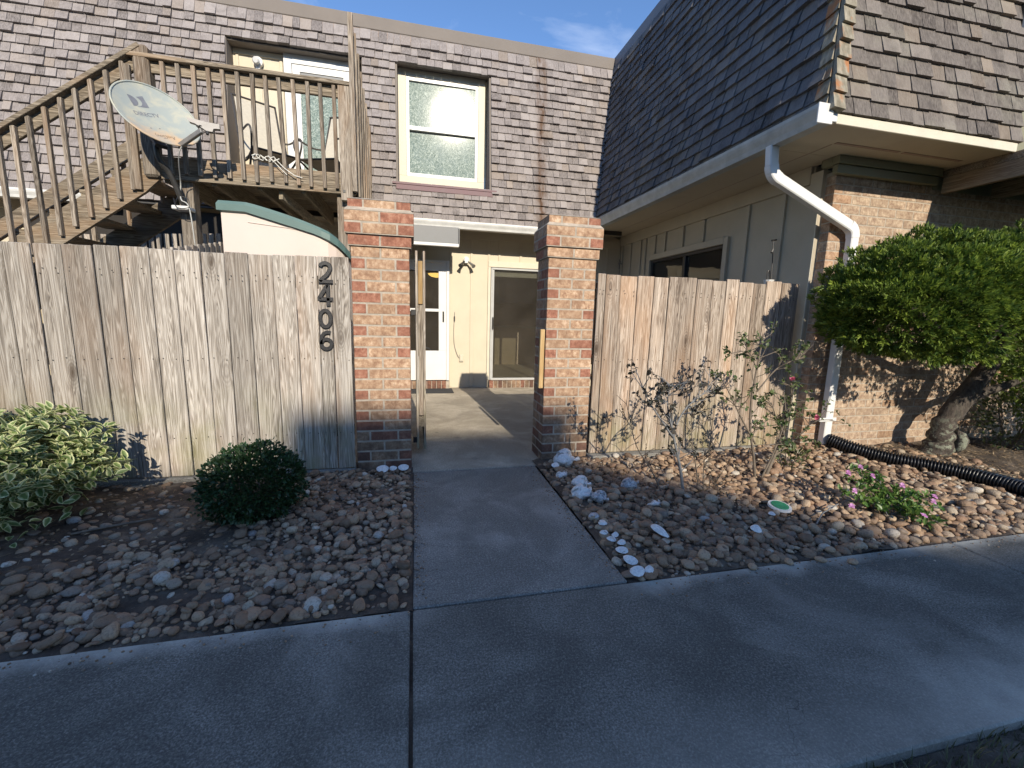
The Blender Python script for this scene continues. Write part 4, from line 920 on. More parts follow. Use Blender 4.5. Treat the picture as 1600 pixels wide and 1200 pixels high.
# ------------------------------------------------------------------ patio chairs on the balcony
m_sling = flat('beige sling fabric', (.48, .44, .36), .8, .08, 30); m_tube = flat('dark chair tubing', (.055, .05, .045), .4, .1, 10)
def chair(label, x, y, rz, mat):
    t = thing('patio_chair', label, 'chair', (x, y, DT), group='sling chairs on the balcony'); t.rotation_euler = (0, 0, rz)
    def P(*a): return a
    def ob(m, name, mat):
        V = m.V; return link(name, newmesh(name, V, m.F, m.R), mat, t)
    m = MB(); m.box(-.22, .22, -.26, .20, .395, .402); ob(m, 'seat', mat)
    m = MB(); m.beam((0, .20, .40), (0, .50, 1.17), .006, .44, up=(1, 0, 0)); ob(m, 'backrest', mat)
    for sx in (-1, 1):
        a = sx * .24
        m = MB(); m.tube(catmull([(a, -.27, .40), (a, .19, .395), (a, .52, 1.20)], 5), .012, 7); ob(m, 'side_rail', m_tube)
        m = MB(); m.tube(catmull([(a, .34, .72), (a * 1.1, .1, .66), (a * 1.12, -.22, .64), (a * 1.1, -.30, .55), (a * 1.05, -.24, .42)], 5), .011, 7); ob(m, 'armrest', m_tube)
        m = MB(); m.tube([(a * 1.05, -.25, .42), (a * 1.1, -.05, .012)], .012, 7); ob(m, 'leg', m_tube)
        m = MB(); m.tube([(a * 1.05, .24, .50), (a * 1.1, .12, .22), (a * 1.15, -.22, .012)], .012, 7); ob(m, 'leg', m_tube)
    m = MB(); m.tube([(-.24, .50, 1.19), (.24, .50, 1.19)], .012, 7); ob(m, 'crossbar', m_tube)
    m = MB(); m.tube([(-.24, -.27, .40), (.24, -.27, .40)], .012, 7); ob(m, 'crossbar', m_tube)
    return t
chair('beige sling chair on the balcony, the left one nearer the shingles', -1.66, 6.0, .55, m_sling)
chair('sling chair on the balcony in front of the white door, beside the louvred screen', -1.02, 6.1, -.35, m_sling)

# wall light upstairs
t = thing('wall_light', 'small round white light on the cream wall left of the upstairs door', 'wall light', (-2.02, 7.03, 4.50))
m = MB(); m.tube([(-2.02, 7.03, 4.52), (-2.02, 6.99, 4.52)], .062, 18); m.obj('back_plate', m_white, t); m = MB(); m.tube([(-2.02, 6.99, 4.51), (-2.02, 6.93, 4.50), (-2.02, 6.90, 4.49)], [.03, .048, .03], 14); m.obj('globe', m_white, t)
m = MB(); m.box(-2.045, -1.995, 6.98, 7.03, 4.38, 4.47); m.obj('sensor', m_white, t)

# ------------------------------------------------------------------ satellite dish
az, el = .763, .525
N_ = Vector((math.sin(az) * math.cos(el), -math.cos(az) * math.cos(el), math.sin(el))); S_ = Vector((.72277, .69109, 0)); T_ = N_.cross(S_); DC = Vector((-2.142, 4.6, 2.854)); RD = .306
def dp(u, v, lift=0.): r2 = (u * u + v * v); return DC + S_ * u + T_ * v + N_ * (-.055 + r2 / (RD * RD) * .055 + lift)
def dishm():
    t = NT('dish enamel'); p = t.pos(); n = t.noise(p, 9., 5, .6, .5); n2 = t.noise(p, 60., 3); z = t.xyz(p)[2]
    c = t.mix(t.rng(n, .45, .7), (.33, .365, .35), (.46, .45, .36)); low = t.math('ADD', t.rng(z, 2.66, 2.80, 1, 0), t.math('MULTIPLY', t.math('SUBTRACT', n, .5), 1.8)); c = t.mix(t.rng(low, .5, 1.3, 0, .7), c, (.62, .36, .17)); c = t.mix(t.rng(n2, .6, .8, 0, .3), c, (.35, .36, .33)); t.col(c); t.rough(.5); return t.m
m_dish = dishm(); m_logo = flat('faded grey print', (.17, .18, .21), .6, .15, 40, 0); m_ink = flat('brown marker ink', (.16, .11, .08), .7, .1, 40, 0); m_galv = flat('galvanised steel', (.22, .21, .20), .45, .15, 14, .0004, metal=.3)
t = thing('satellite_dish', 'grey oval satellite dish on a black mast in front of the balcony stairs', 'satellite dish', (-2.12, 4.80, 2.12))
V = []; F = []; nr, ns = 10, 48
for k in range(nr + 1):
    for j in range(ns):
        r = RD * k / nr; a = 2 * math.pi * j / ns; V.append(dp(r * math.cos(a), r * math.sin(a)))
for k in range(nr):
    for j in range(ns): a = k * ns + j; b = k * ns + (j + 1) % ns; F.append((a, b, b + ns, a + ns))
m = MB(); m.add(V, F); n0 = len(V); m.add([v - N_ * .006 for v in V], [tuple(reversed(f)) for f in F])
refl = m.obj('reflector', m_dish, t, smooth=True)
rim = [dp(RD * math.cos(2 * math.pi * j / 48), RD * math.sin(2 * math.pi * j / 48)) for j in range(49)]
m = MB(); m.tube(rim, .0075, 8, cap=False); m.obj('rim', m_dish, refl, smooth=True)
def decal(name, me, mat, u0, v0, ang, lift=.0016, scale=1.):
    ca, sa = math.cos(ang), math.sin(ang); off = parent_off(refl); import bmesh
    bm = bmesh.new(); bm.from_mesh(me); bmesh.ops.triangulate(bm, faces=bm.faces); bmesh.ops.subdivide_edges(bm, edges=[e for e in bm.edges if e.calc_length() > .012], cuts=2, use_grid_fill=True)
    for v in bm.verts:
        x, y = v.co.x * scale, v.co.y * scale; v.co = dp(u0 + x * ca - y * sa, v0 + x * sa + y * ca, lift) - off
    bm.to_mesh(me); bm.free(); me.name = name; return link(name, me, mat, refl)
decal('lettering', text_mesh('DIRECTV', .050, 0, .0008), m_logo, -.064, .006, .33, scale=1.)
def poly2(ps):
    m = MB(); m.add([(a, b, 0) for a, b in ps], [tuple(range(len(ps)))]); return newmesh('p', m.V, m.F)
arc = lambda cx, cy, r, a0, a1, n: [(cx + r * math.cos(math.radians(a0 + (a1 - a0) * i / n)), cy + r * math.sin(math.radians(a0 + (a1 - a0) * i / n))) for i in range(n + 1)]
el_ = lambda cx, cy, rx, ry, a0, a1, n: [(cx + rx * math.cos(math.radians(a0 + (a1 - a0) * i / n)), cy + ry * math.sin(math.radians(a0 + (a1 - a0) * i / n))) for i in range(n + 1)]
decal('emblem', poly2(el_(-.062, 0, .058, .048, -90, 90, 14)), m_logo, -.10, .118, .33)
decal('emblem', poly2([(.062, .052), (.062, -.048), (-.035, -.048)] + el_(-.062, 0, .088, .056, -48, 42, 10)), m_logo, -.10, .118, .33)
def scrib():
    P = []; x = 0
    for i in range(90):
        a = i / 89; P.append((-.075 + .15 * a + .007 * math.sin(a * 60), .014 * math.sin(a * 46) * (1.6 if .0 < a < .1 or .5 < a < .58 else .7) + .004 * math.sin(a * 19), 0))
    m = MB(); w = .0014
    for a, b in zip(P, P[1:]):
        d = Vector((b[0] - a[0], b[1] - a[1])); d = Vector((-d.y, d.x)).normalized() * w; m.add([(a[0] - d.x, a[1] - d.y, 0), (b[0] - d.x, b[1] - d.y, 0), (b[0] + d.x, b[1] + d.y, 0), (a[0] + d.x, a[1] + d.y, 0)], [(0, 1, 2, 3)])
    return newmesh('s', m.V, m.F)
decal('handwriting', scrib(), m_ink, .012, -.205, .26)
for u, v in ((-.071, -.146), (-.001, -.114), (.0, -.235), (.075, -.21)):
    m = MB(); m.add(*bev(.012, .004, .003, .001), 0, Matrix.Translation(dp(u, v, .002)) @ Matrix((S_, T_, N_)).transposed().to_4x4()); m.obj('bolt', m_logo, refl)
LNB = Vector((-1.737, 4.44, 2.735)); AB = dp(.095, -.275, -.02)
beam('arm', m_galv, t, AB, LNB - Vector((.012, .0, .03)), .028, .04)
m = MB(); W2 = Vector((.115, .028, 0)); U2 = Vector((-.0, .02, .055))
def lq(a, b): return LNB + Vector((.115 * a, .03 * a, 0)) + Vector((0, .012, .05)) * b + Vector((0, 0, 0))
poly = [(-1.0, 1.15), (-.55, 1.1), (.2, .95), (.95, 1.0), (.98, .15), (.75, .1), (.6, .0), (.55, -.55), (.2, -.6), (-.15, -.1), (-.5, .35), (-.85, .5)]
V = [lq(a, b) for a, b in poly]; V2 = [v + Vector((-.01, .05, -.0)) for v in V]; k = len(V)
m.add(V + V2, [tuple(range(k)), tuple(range(2 * k - 1, k - 1, -1))] + [(i, (i + 1) % k, (i + 1) % k + k, i + k) for i in range(k)]); fixn(m.obj('receiver', m_galv, t))
m = MB(); m.tube([LNB + Vector((-.02, 0, -.01)), LNB + Vector((-.055, .06, .03))], [.02, .026], 10); m.tube([LNB + Vector((.03, 0, -.035)), LNB + Vector((.03, -.01, -.06))], .012, 8); m.obj('feed_horn', m_darkm, t)
mb0 = Vector((-2.11, 4.845, 2.155)); mk = DC - N_ * .17 - T_ * .10
m = MB(); m.tube(catmull([mk, mk - Vector((.0, -.02, .16)), (mk + mb0) / 2 + Vector((.0, .0, -.02)), mb0], 6), .024, 12); m.obj('mast', m_darkm, t, smooth=True)
m = MB(); m.tube([mk + T_ * .15 + N_ * .045, mk - T_ * .04], .045, 12); m.beam(mk, mk + N_ * .05 - T_ * .14, .09, .03); m.obj('mount_bracket', m_darkm, t)
m = MB(); m.box(-2.20, -2.055, 4.80, 4.935, 2.115, 2.150, .006); m.obj('foot_plate', m_white, t); 
m = MB(); m.tube(catmull([LNB - Vector((.02, 0, .04)), AB + Vector((.10, -.03, .09)), AB + Vector((.02, -.02, -.02)), AB + Vector((-.035, .05, -.10)), mb0 + Vector((-.0, -.03, .20)), mb0 + Vector((-.0, -.05, .05)), mb0 + Vector((.06, -.05, -.02)), mb0 + Vector((.07, -.02, -.35)), mb0 + Vector((.06, .03, -.7))], 8), .005, 6); m.obj('cable', flat('grey cable', (.45, .45, .43), .5), t)
m = MB(); m.tube(catmull([mb0 + Vector((-.07, -.03, .06)), mb0 + Vector((-.03, -.07, -.03)), mb0 + Vector((.06, -.06, -.02)), mb0 + Vector((.05, -.04, .06)), mb0 + Vector((-.02, -.04, .07)), mb0 + Vector((-.06, -.03, .02))], 6), .0045, 6); m.obj('cable', m_black, t)

# ------------------------------------------------------------------ storage shed
m_beige = flat('beige resin', (.58, .50, .45), .5, .03, 3, .0004); m_greenl = flat('dull green resin', (.085, .15, .14), .45, .06, 4, .0004)
t = thing('storage_shed', 'beige resin storage shed with a dull green lid behind the fence, below the balcony', 'storage shed', (-1.05, 4.2, 0))
def shed_poly(x0, x1, y0, y1, rr):
    p = [(x0, y0), (x1 - rr, y0)] + [(x1 - rr + rr * math.sin(a), y0 + rr - rr * math.cos(a)) for a in (.3, .6, .9, 1.2, 1.57)] + [(x1, y1), (x0, y1)]; return p
def lidz(x): return 2.03 - .155 * max(0, (x + 1.30)) / .75 - .10 * max(0, (x + 1.5)) ** 3 + .0 - (.10 * max(0, (x + .70) / .2) ** 2 if x > -.70 else 0)
pp = shed_poly(-1.49, -.545, 4.0, 4.75, .22)
xs_ = [-1.49 + i * .06 for i in range(13)]
pp = [(x, 4.0) for x in xs_ if x < -.765] + pp[1:]
k = len(pp); V = [(a, b, 0) for a, b in pp] + [(a, b, lidz(a) - .03) for a, b in pp]
m = MB(); m.add(V, [tuple(range(k)), tuple(range(2 * k - 1, k - 1, -1))] + [(i, (i + 1) % k, (i + 1) % k + k, i + k) for i in range(k)]); fixn(m.obj('body', m_beige, t))
q2 = [(a + (.022 if a > -1.0 else (-.022 if a < -1.48 else 0)), b - .028 if b < 4.2 else b) for a, b in pp]
V = [(a, b, lidz(a) - .055) for a, b in q2] + [(a, b, lidz(a) - .005) for a, b in q2] + [(a * .97 - .03, b * .98 + .09 if b < 4.3 else b - .02, lidz(a) + .02) for a, b in q2]
m = MB(); F = [(i, (i + 1) % k, (i + 1) % k + k, i + k) for i in range(k)] + [(i + k, (i + 1) % k + k, (i + 1) % k + 2 * k, i + 2 * k) for i in range(k)] + [tuple(range(2 * k, 3 * k)), tuple(reversed(range(k)))]
m.add(V, F); fixn(m.obj('lid', m_greenl, t))
m = MB()
for a, b in zip([(-1.30, 1.93), (-1.0, 1.905), (-.72, 1.86)], [(-1.0, 1.905), (-.72, 1.86), (-.62, 1.835)]): m.beam((a[0], 3.998 + (.02 if a[0] > -.75 else 0), a[1] - .03), (b[0], 3.998 + (.06 if b[0] > -.7 else 0), b[1] - .03), .008, .006)
m.obj('rib', m_beige, t)
m = MB(); m.box(-1.49, -.76, 3.992, 3.999, 1.50, 1.52); m.obj('door_seam', m_beige, t)

# awning panel below the back gutter
t = thing('awning', 'small grey awning box hanging below the gutter over the storm door', 'awning', (.3, 6.5, 2.2))
m = MB(); m.box(-.42, .645, 6.40, 6.45, 2.215, 2.44, .004); m.obj('front_panel', m_grey, t); m = MB(); m.box(-.42, .65, 6.385, 6.455, 2.17, 2.213, .004); m.obj('bottom_rail', m_white, t)
m = MB(); m.box(.648, .66, 6.38, 6.45, 2.175, 2.43, .003); m.obj('end_cap', m_grey, t); m = MB(); m.box(-.4, .64, 6.456, 6.9, 2.40, 2.43, .004); m.obj('top_panel', m_grey, t)

# flood light, outlet with wire, mat, pendant
t = thing('flood_light', 'twin flood light on the cream wall between storm door and sliding door', 'flood light', (.83, 7.03, 2.06))
m = MB(); m.tube([(.83, 7.03, 2.08), (.83, 6.985, 2.08)], .045, 14); m.box(.80, .86, 6.96, 7.0, 2.02, 2.11); m.obj('base', m_white, t)
for sx, zz in ((-1, 2.02), (1, 2.0)):
    a = Vector((.83 + sx * .03, 6.97, 2.04)); b = a + Vector((sx * .055, -.05, -.045)); m = MB(); m.tube([a, b], [.014, .02], 8); m.tube([b, b + Vector((sx * .02, -.035, -.03))], [.02, .034], 14); m.obj('lamp_head', m_galv if sx > 0 else m_darkm, t)
t = thing('wall_outlet', 'cream wall outlet with a thin wire climbing to it beside the storm door', 'outlet', (.77, 7.03, .5))
m = MB(); m.box(.735, .80, 7.015, 7.036, .44, .56, .004); m.box(.75, .785, 7.008, 7.016, .46, .54, .003); m.obj('cover', m_trim, t)
m = MB(); m.tube(catmull([(.655, 7.03, 1.25), (.64, 7.03, .95), (.65, 7.03, .72), (.70, 7.03, .55), (.735, 7.028, .50)], 6), .0035, 5); m.obj('wire', m_galv, t); m = MB(); m.box(.64, .66, 7.015, 7.035, 1.10, 1.18, .002); m.obj('bell_push', m_darkm, t)
m = MB(); m.box(-.25, .60, 6.53, 6.90, .002, .014, .004); o = m.obj('door_mat', flat('charcoal mat', (.03, .032, .036), .95, .2, 40, .002)); o['label'] = 'charcoal door mat on the patio before the storm door'; o['category'] = 'door mat'
t = thing('pendant_lamp', 'glowing amber bowl lamp hanging inside, seen through the storm door glass', 'lamp', (.36, 8.0, 2.4))
me_ = NT('amber lamp glass'); me_.col((.8, .5, .15)); me_.b.inputs['Emission Color'].default_value = (1, .62, .16, 1); me_.b.inputs['Emission Strength'].default_value = 1.6
m = MB(); m.tube([(.42, 8, 1.86), (.42, 8, 1.875), (.42, 8, 1.90), (.42, 8, 1.925)], [.03, .10, .14, .16], 24); m.obj('bowl', me_.m, t); m = MB(); m.tube([(.42, 8, 1.92), (.42, 8, 2.44)], .006, 6); m.obj('chain', m_darkm, t)
# wall hooks on the flank of the right house
t = thing('hose_bib', 'small metal bracket on the khaki wall near the back corner', 'wall bracket', (3.5, 6.85, 2.15))
m = MB(); m.tube(catmull([(3.50, 6.95, 2.14), (3.46, 6.93, 2.16), (3.43, 6.90, 2.13), (3.42, 6.82, 2.16)], 5), .010, 7); m.tube([(3.48, 6.98, 2.06), (3.48, 6.98, 2.22)], .008, 6); m.obj('bracket', m_galv, t)
t = thing('shepherd_hook', 'thin black garden hook with a white holder rising above the right fence', 'garden hook', (3.44, 3.62, 0))
m = MB(); m.tube([(3.44, 3.60, 0), (3.44, 3.62, 1.62), (3.45, 3.66, 2.0)], .005, 6); m.tube(catmull([(3.44, 3.63, 1.60), (3.42, 3.63, 1.70), (3.40, 3.63, 1.70), (3.395, 3.63, 1.60)], 4), .007, 6); m.tube([(3.43, 3.66, 2.0), (3.48, 3.66, 2.01)], .010, 6); m.tube([(3.43, 3.65, 1.88), (3.45, 3.65, 1.92)], .008, 6); m.obj('rod', m_black, t)
m = MB(); m.tube([(3.41, 3.62, 1.56), (3.41, 3.62, 1.62)], [.03, .05], 10); m.obj('holder', m_white, t)

# ------------------------------------------------------------------ unseen block added behind the camera, roofline shaped to cast the long shade
t = thing('shade_block', 'unseen block added opposite the court to shade the front walk', 'shade block', (0, -24, 0))
m = MB(); m.box(-30, .92, -34, -22, -.1, 12.66, .01, r=0); m.box(.92, 3.12, -30, -22, -.1, 13.12, .01, r=0)
pr_ = [(3.12, -.1), (3.12, 12.62), (3.5, 12.42), (4.5, 11.80), (14, 11.74), (14, -.1)]
m.prism(pr_, -34, -22); fixn(m.obj('wall', m_bw, t))
for i in range(12):
    for j in range(4): bx('window', m_black, t, -28 + i * 2.6, -26.9 + i * 2.6, -22.0, -21.96, 1.2 + j * 2.9, 2.6 + j * 2.9)

# ------------------------------------------------------------------ plants
def leaf_t(l=1., w=.42, fold=.12, curl=.1, n=4):
    V = []; F = []; E = []
    for i in range(n + 1):
        s = i / n; ww = w / 2 * math.sin(math.pi * min(.999, s ** .8)) ** .75 if 0 < s < 1 else 0.; z = -curl * s * s
        V += [(-ww, s * l, z + fold * ww), (0, s * l, z), (ww, s * l, z + fold * ww)]; E += [1., 0. if 0 < i < n else .8, 1.]
    for i in range(n):
        a = i * 3
        for q in (0, 1): F.append((a + q, a + q + 1, a + q + 4, a + q + 3))
    return (V, F), E
LF, LFE = [], []
for k in range(4):
    a, b = leaf_t(1, random.uniform(.46, .60), random.uniform(.2, .5), random.uniform(.0, .28)); LF.append(a); LFE.append(b)
def aim(d, spin=0.):
    d = Vector(d).normalized(); q = d.to_track_quat('Y', 'Z'); return q.to_matrix().to_4x4() @ Matrix.Rotation(spin, 4, 'Y')
def rdir(): 
    v = Vector((random.gauss(0, 1), random.gauss(0, 1), random.gauss(0, 1))); return v.normalized()
def tag(o, l, c, g=None):
    o['label'] = l; o['category'] = c
    if g: o['group'] = g
# variegated pittosporum
random.seed(41)
m_pit = leafmat('variegated leaf', (.09, .16, .045), (.20, .27, .08), rim=(.72, .72, .40), trans=.25)
m_stem = flat('grey brown bark', (.14, .11, .085), .9, .3, 30, .002)
t = thing('variegated_shrub', 'broad shrub with cream-edged leaves against the left plank fence', 'shrub', (-2.45, 2.8, 0))
P = []; cen = Vector((-2.66, 2.76, .345))
for i in range(1100):
    d = rdir(); 
    if d.z < -.75: continue
    rr = random.uniform(.62, 1.) ** .5 * (1 + .10 * math.sin(d.x * 7 + d.y * 5) + .08 * math.sin(d.z * 9 + d.x * 4)); c = cen + Vector((d.x * .90 * rr, d.y * .46 * rr, d.z * .36 * rr))
    if c.z < .06: c.z = random.uniform(.05, .2)
    ax = (d * .8 + Vector((0, 0, .75)) + rdir() * .35).normalized()
    for j in range(random.randint(7, 10)):      # a whorl of leaves at the tip of each shoot
        a = j * 2.4 + random.uniform(0, .6); o = ax.orthogonal().normalized(); o.rotate(Quaternion(ax, a)); dd = (ax * random.uniform(.15, .85) + o).normalized(); l = random.uniform(.042, .076)
        m = Matrix.Translation(c + dd * .008 - ax * .004 * j) @ aim(dd, random.gauss(0, .35)) @ Matrix.Diagonal((l, l, l, 1)); P.append((random.randrange(4), m, random.random()))
for i in range(700):    # low inner and fallen-forward leaves
    c = cen + Vector((random.uniform(-.9, .86), random.uniform(-.4, .1), random.uniform(-.3, .1))); dd = (Vector((random.gauss(0, .5), -.8, random.uniform(-.4, .5)))).normalized(); l = random.uniform(.05, .085)
    P.append((random.randrange(4), Matrix.Translation(c) @ aim(dd, random.gauss(0, .5)) @ Matrix.Diagonal((l, l, l, 1)), random.random()))
pieces('leaf', 'foliage', LF, P, m_pit, t, 300, edge=LFE)
for i in range(9):
    a = random.uniform(0, 6.28); e = cen + Vector((math.cos(a) * .6, math.sin(a) * .25, random.uniform(-.05, .2))); m = MB(); m.tube(catmull([(cen.x + math.cos(a) * .1, cen.y + math.sin(a) * .06, 0), cen + Vector((math.cos(a) * .35, math.sin(a) * .15, -.12)), e], 4), [.014] * 4 + [.009] * 4 + [.006], 6); m.obj('stem', m_stem, t)
# boxwood ball
random.seed(42)
m_box = leafmat('boxwood leaf', (.016, .042, .014), (.035, .085, .022), trans=.12, rough=.5)
t = thing('boxwood', 'small round dark green boxwood clipped to a ball in the left rock bed', 'shrub', (-.9, 2.62, 0))
cen = Vector((-.905, 2.60, .205)); P = []
for i in range(10500):
    d = rdir(); rr = 1 - abs(random.gauss(0, .09)) if random.random() < .72 else random.uniform(.3, .92); rr *= 1 + .07 * math.sin(d.x * 11 + d.z * 7) + .06 * math.sin(d.y * 13 + d.z * 9) + .05 * math.sin(d.x * 23 + d.z * 17); rr *= 1.12 if random.random() < .03 else 1
    c = cen + Vector((d.x * .262 * rr, d.y * .245 * rr, (d.z * .225 if d.z > 0 else d.z * .195) * rr)); dd = (d + rdir() * .8 + Vector((0, 0, .25))).normalized(); l = random.uniform(.014, .026)
    P.append((random.randrange(4), Matrix.Translation(c) @ aim(dd, random.gauss(0, .8)) @ Matrix.Diagonal((l * 1.25, l, l, 1)), random.random()))
merged('foliage', LF, [(a, np.array(b)) for a, b, c in P], [c for a, b, c in P], m_box, t, kind='stuff')
for i in range(5):
    a = i * 1.3; m = MB(); m.tube([(cen.x, cen.y, 0), (cen.x + .06 * math.cos(a), cen.y + .06 * math.sin(a), .1), (cen.x + .15 * math.cos(a), cen.y + .15 * math.sin(a), .26)], [.014, .01, .005], 6); m.obj('stem', m_stem, t)

# topiary juniper
random.seed(43)
def tuft(n, sp):
    V = []; F = []
    for k in range(n):
        d = Vector((random.gauss(0, sp), 1, random.gauss(0, sp))).normalized(); l = random.uniform(.6, 1.1); w = random.uniform(.07, .12); s = d.cross(rdir()).normalized() * w; b = Vector((random.gauss(0, .1), random.uniform(-.1, .35), random.gauss(0, .1))); i = len(V)
        V += [b - s * .6, b + s * .6, b + d * l * .6 + s, b + d * l * .6 - s, b + d * l]; F += [(i, i + 1, i + 2, i + 3), (i + 3, i + 2, i + 4)]
    return V, F
TU = [tuft(9, .55) for _ in range(5)]
m_jun = leafmat('juniper needles', (.035, .085, .015), (.29, .38, .055), trans=.3, rough=.55)
m_bark = None
def bark():
    t = NT('lichened bark'); p = t.pos(); n = t.noise(t.vec(p, (1, 1, .35)), 45., 6, .7); b = t.noise(p, 8., 4); z = t.xyz(p)[2]
    c = t.ramp(n, [(.35, (.03, .024, .02)), (.6, (.085, .068, .056))]); c = t.mix(t.math('MULTIPLY', t.rng(z, .22, .42, .8, .08), t.rng(t.noise(p, 22., 5, .7), .5, .58)), c, (.26, .28, .21)); t.col(c); t.rough(.95); t.bump(n, .01); return t.m
m_bark = bark()
t = thing('juniper_tree', 'clipped juniper with a leaning lichened trunk before the brick wall on the right', 'tree', (4.78, 2.83, 0))
ells = [(Vector((4.10, 2.58, 1.40)), (.90, .52, .47)), (Vector((4.95, 2.52, 1.40)), (1.0, .58, .56)), (Vector((5.80, 2.40, 1.16)), (1.05, .62, .80)), (Vector((3.74, 2.60, 1.30)), (.50, .42, .30))]
LIGHT = -SUNV
P = []
for (c0, R), num in zip(ells, (15000, 15000, 14000, 5000)):
    for i in range(num):
        d = rdir(); f = 3.; k = (abs(d.x) ** 2.4 + abs(d.y) ** 2.4 + abs(d.z) ** 2.4) ** (-1 / 2.4); q = Vector((d.x * k, d.y * k, d.z * k))
        lump = 1 + .06 * math.sin(q.x * 13 * R[0] + q.z * 7) + .075 * math.sin(q.z * 15 * R[2] + q.y * 6 + q.x * 9) + .05 * math.sin(q.x * 27 + q.z * 21)
        rr = lump * (1 - abs(random.gauss(0, .05))) if random.random() < .74 else lump * random.uniform(.55, .95)
        c = c0 + Vector((q.x * R[0] * rr, q.y * R[1] * rr, q.z * R[2] * rr))
        if any(((c - e).x / (r[0] * .86)) ** 2 + ((c - e).y / (r[1] * .86)) ** 2 + ((c - e).z / (r[2] * .86)) ** 2 < 1 for e, r in ells if e is not c0 and (e - c0).length > .01): continue
        # hollow gaps in the underside where the branches show
        if math.hypot((c.x - 4.35) / .34, (c.z - 1.10) / .15) < 1 and random.random() < .93: continue
        if math.hypot((c.x - 3.95) / .16, (c.z - 1.22) / .07) < 1 and random.random() < .85: continue
        if c.z < .95 and c.x < 4.75 and random.random() < .7: continue
        if c.y > 3.08: continue
        if c.x < 5.22 and c.z < (1.0 if c.y > 2.4 else .86) + .05 * math.sin(c.x * 9): continue
        if c.x < 5.45 and c.z < .76: continue
        if math.sin(q.x * 9 + 2) * math.sin(q.z * 8 + q.x * 5) * math.cos(q.y * 5) < -.42 and random.random() < .85: continue
        n = Vector((q.x / R[0], q.y / R[1], q.z / R[2])).normalized(); dd = (n + Vector((-.15, -.25, .55)) * .9 + rdir() * .45).normalized(); l = random.uniform(.028, .055)
        P.append((random.randrange(5), Matrix.Translation(c) @ aim(dd, random.uniform(0, 6.28)) @ Matrix.Scale(l, 4), random.random()))
merged('foliage', TU, [(a, np.array(b)) for a, b, c in P], [c for a, b, c in P], m_jun, t, kind='stuff')
m = MB(); tp = catmull([(4.74, 2.86, -.02), (4.78, 2.84, .14), (4.76, 2.83, .30), (4.86, 2.81, .50), (5.0, 2.78, .74), (5.08, 2.72, 1.0), (5.05, 2.65, 1.25)], 5); k = len(tp)
m.tube(tp, [(.125 - .055 * min(1, i / k * 2.2) + .014 * math.sin(i * 1.9)) if i < k * .4 else .088 - .04 * (i - k * .4) / (k * .6) for i in range(k)], 14); m.obj('trunk', m_bark, t, smooth=True)
m = MB(); m.tube([(4.83, 2.74, .08), (4.85, 2.73, .13), (4.86, 2.725, .19), (4.85, 2.74, .24), (4.83, 2.76, .27)], [.02, .042, .048, .038, .015], 12); m.obj('burl', m_bark, t, smooth=True)
for ps, r in (([(4.88, 2.80, .50), (5.10, 2.78, .62), (5.35, 2.72, .72), (5.6, 2.6, .95)], .05), ([(5.05, 2.7, .95), (4.7, 2.68, 1.0), (4.35, 2.66, 1.12), (4.0, 2.62, 1.28), (3.6, 2.6, 1.4)], .05), ([(4.35, 2.66, 1.12), (4.33, 2.62, 1.3), (4.3, 2.6, 1.5)], .03), ([(5.05, 2.65, 1.2), (5.1, 2.6, 1.5), (5.3, 2.5, 1.75)], .04), ([(4.7, 2.68, 1.0), (4.9, 2.6, 1.3), (4.85, 2.55, 1.6)], .03), ([(4.0, 2.62, 1.28), (3.85, 2.6, 1.1), (3.75, 2.55, 1.0)], .02)):
    c = catmull(ps, 5); m = MB(); m.tube(c, [r * (1 - .6 * i / len(c)) for i in range(len(c))], 8); m.obj('branch', m_bark, t, smooth=True)
# shrubs behind the tree
random.seed(44)
m_az = leafmat('azalea leaf', (.05, .075, .025), (.15, .17, .07), trans=.25, rough=.4)
def small_shrub(label, c0, R, n, seed, group=None):
    random.seed(seed); t = thing('small_shrub', label, 'shrub', (c0[0], c0[1], 0), group=group); c0 = Vector(c0); P = []
    for i in range(n):
        d = rdir(); rr = random.uniform(.35, 1) ** .5; c = c0 + Vector((d.x * R[0] * rr, d.y * R[1] * rr, d.z * R[2] * rr)); dd = (d + rdir() * .7 + Vector((0, 0, .6))).normalized(); l = random.uniform(.025, .05)
        P.append((random.randrange(4), Matrix.Translation(c) @ aim(dd, random.gauss(0, .7)) @ Matrix.Scale(l, 4), random.random()))
    merged('foliage', LF, [(a, np.array(b)) for a, b, c in P], [c for a, b, c in P], m_az, t, kind='stuff')
    for i in range(7):
        a = random.uniform(0, 6.28); m = MB(); m.tube([(c0.x + .03 * math.cos(a), c0.y + .03 * math.sin(a), 0), c0 + Vector((R[0] * .5 * math.cos(a), R[1] * .5 * math.sin(a), -.05)), c0 + Vector((R[0] * .8 * math.cos(a), R[1] * .8 * math.sin(a), R[2] * .5))], [.009, .006, .003], 5); m.obj('stem', m_stem, t)
small_shrub('leafy shrub between juniper trunk and brick wall at the right edge', (5.72, 2.86, .34), (.38, .22, .30), 900, 1)
small_shrub('lower sunlit shrub at the right edge in front of the leafy one', (6.05, 2.55, .18), (.34, .2, .15), 500, 2)

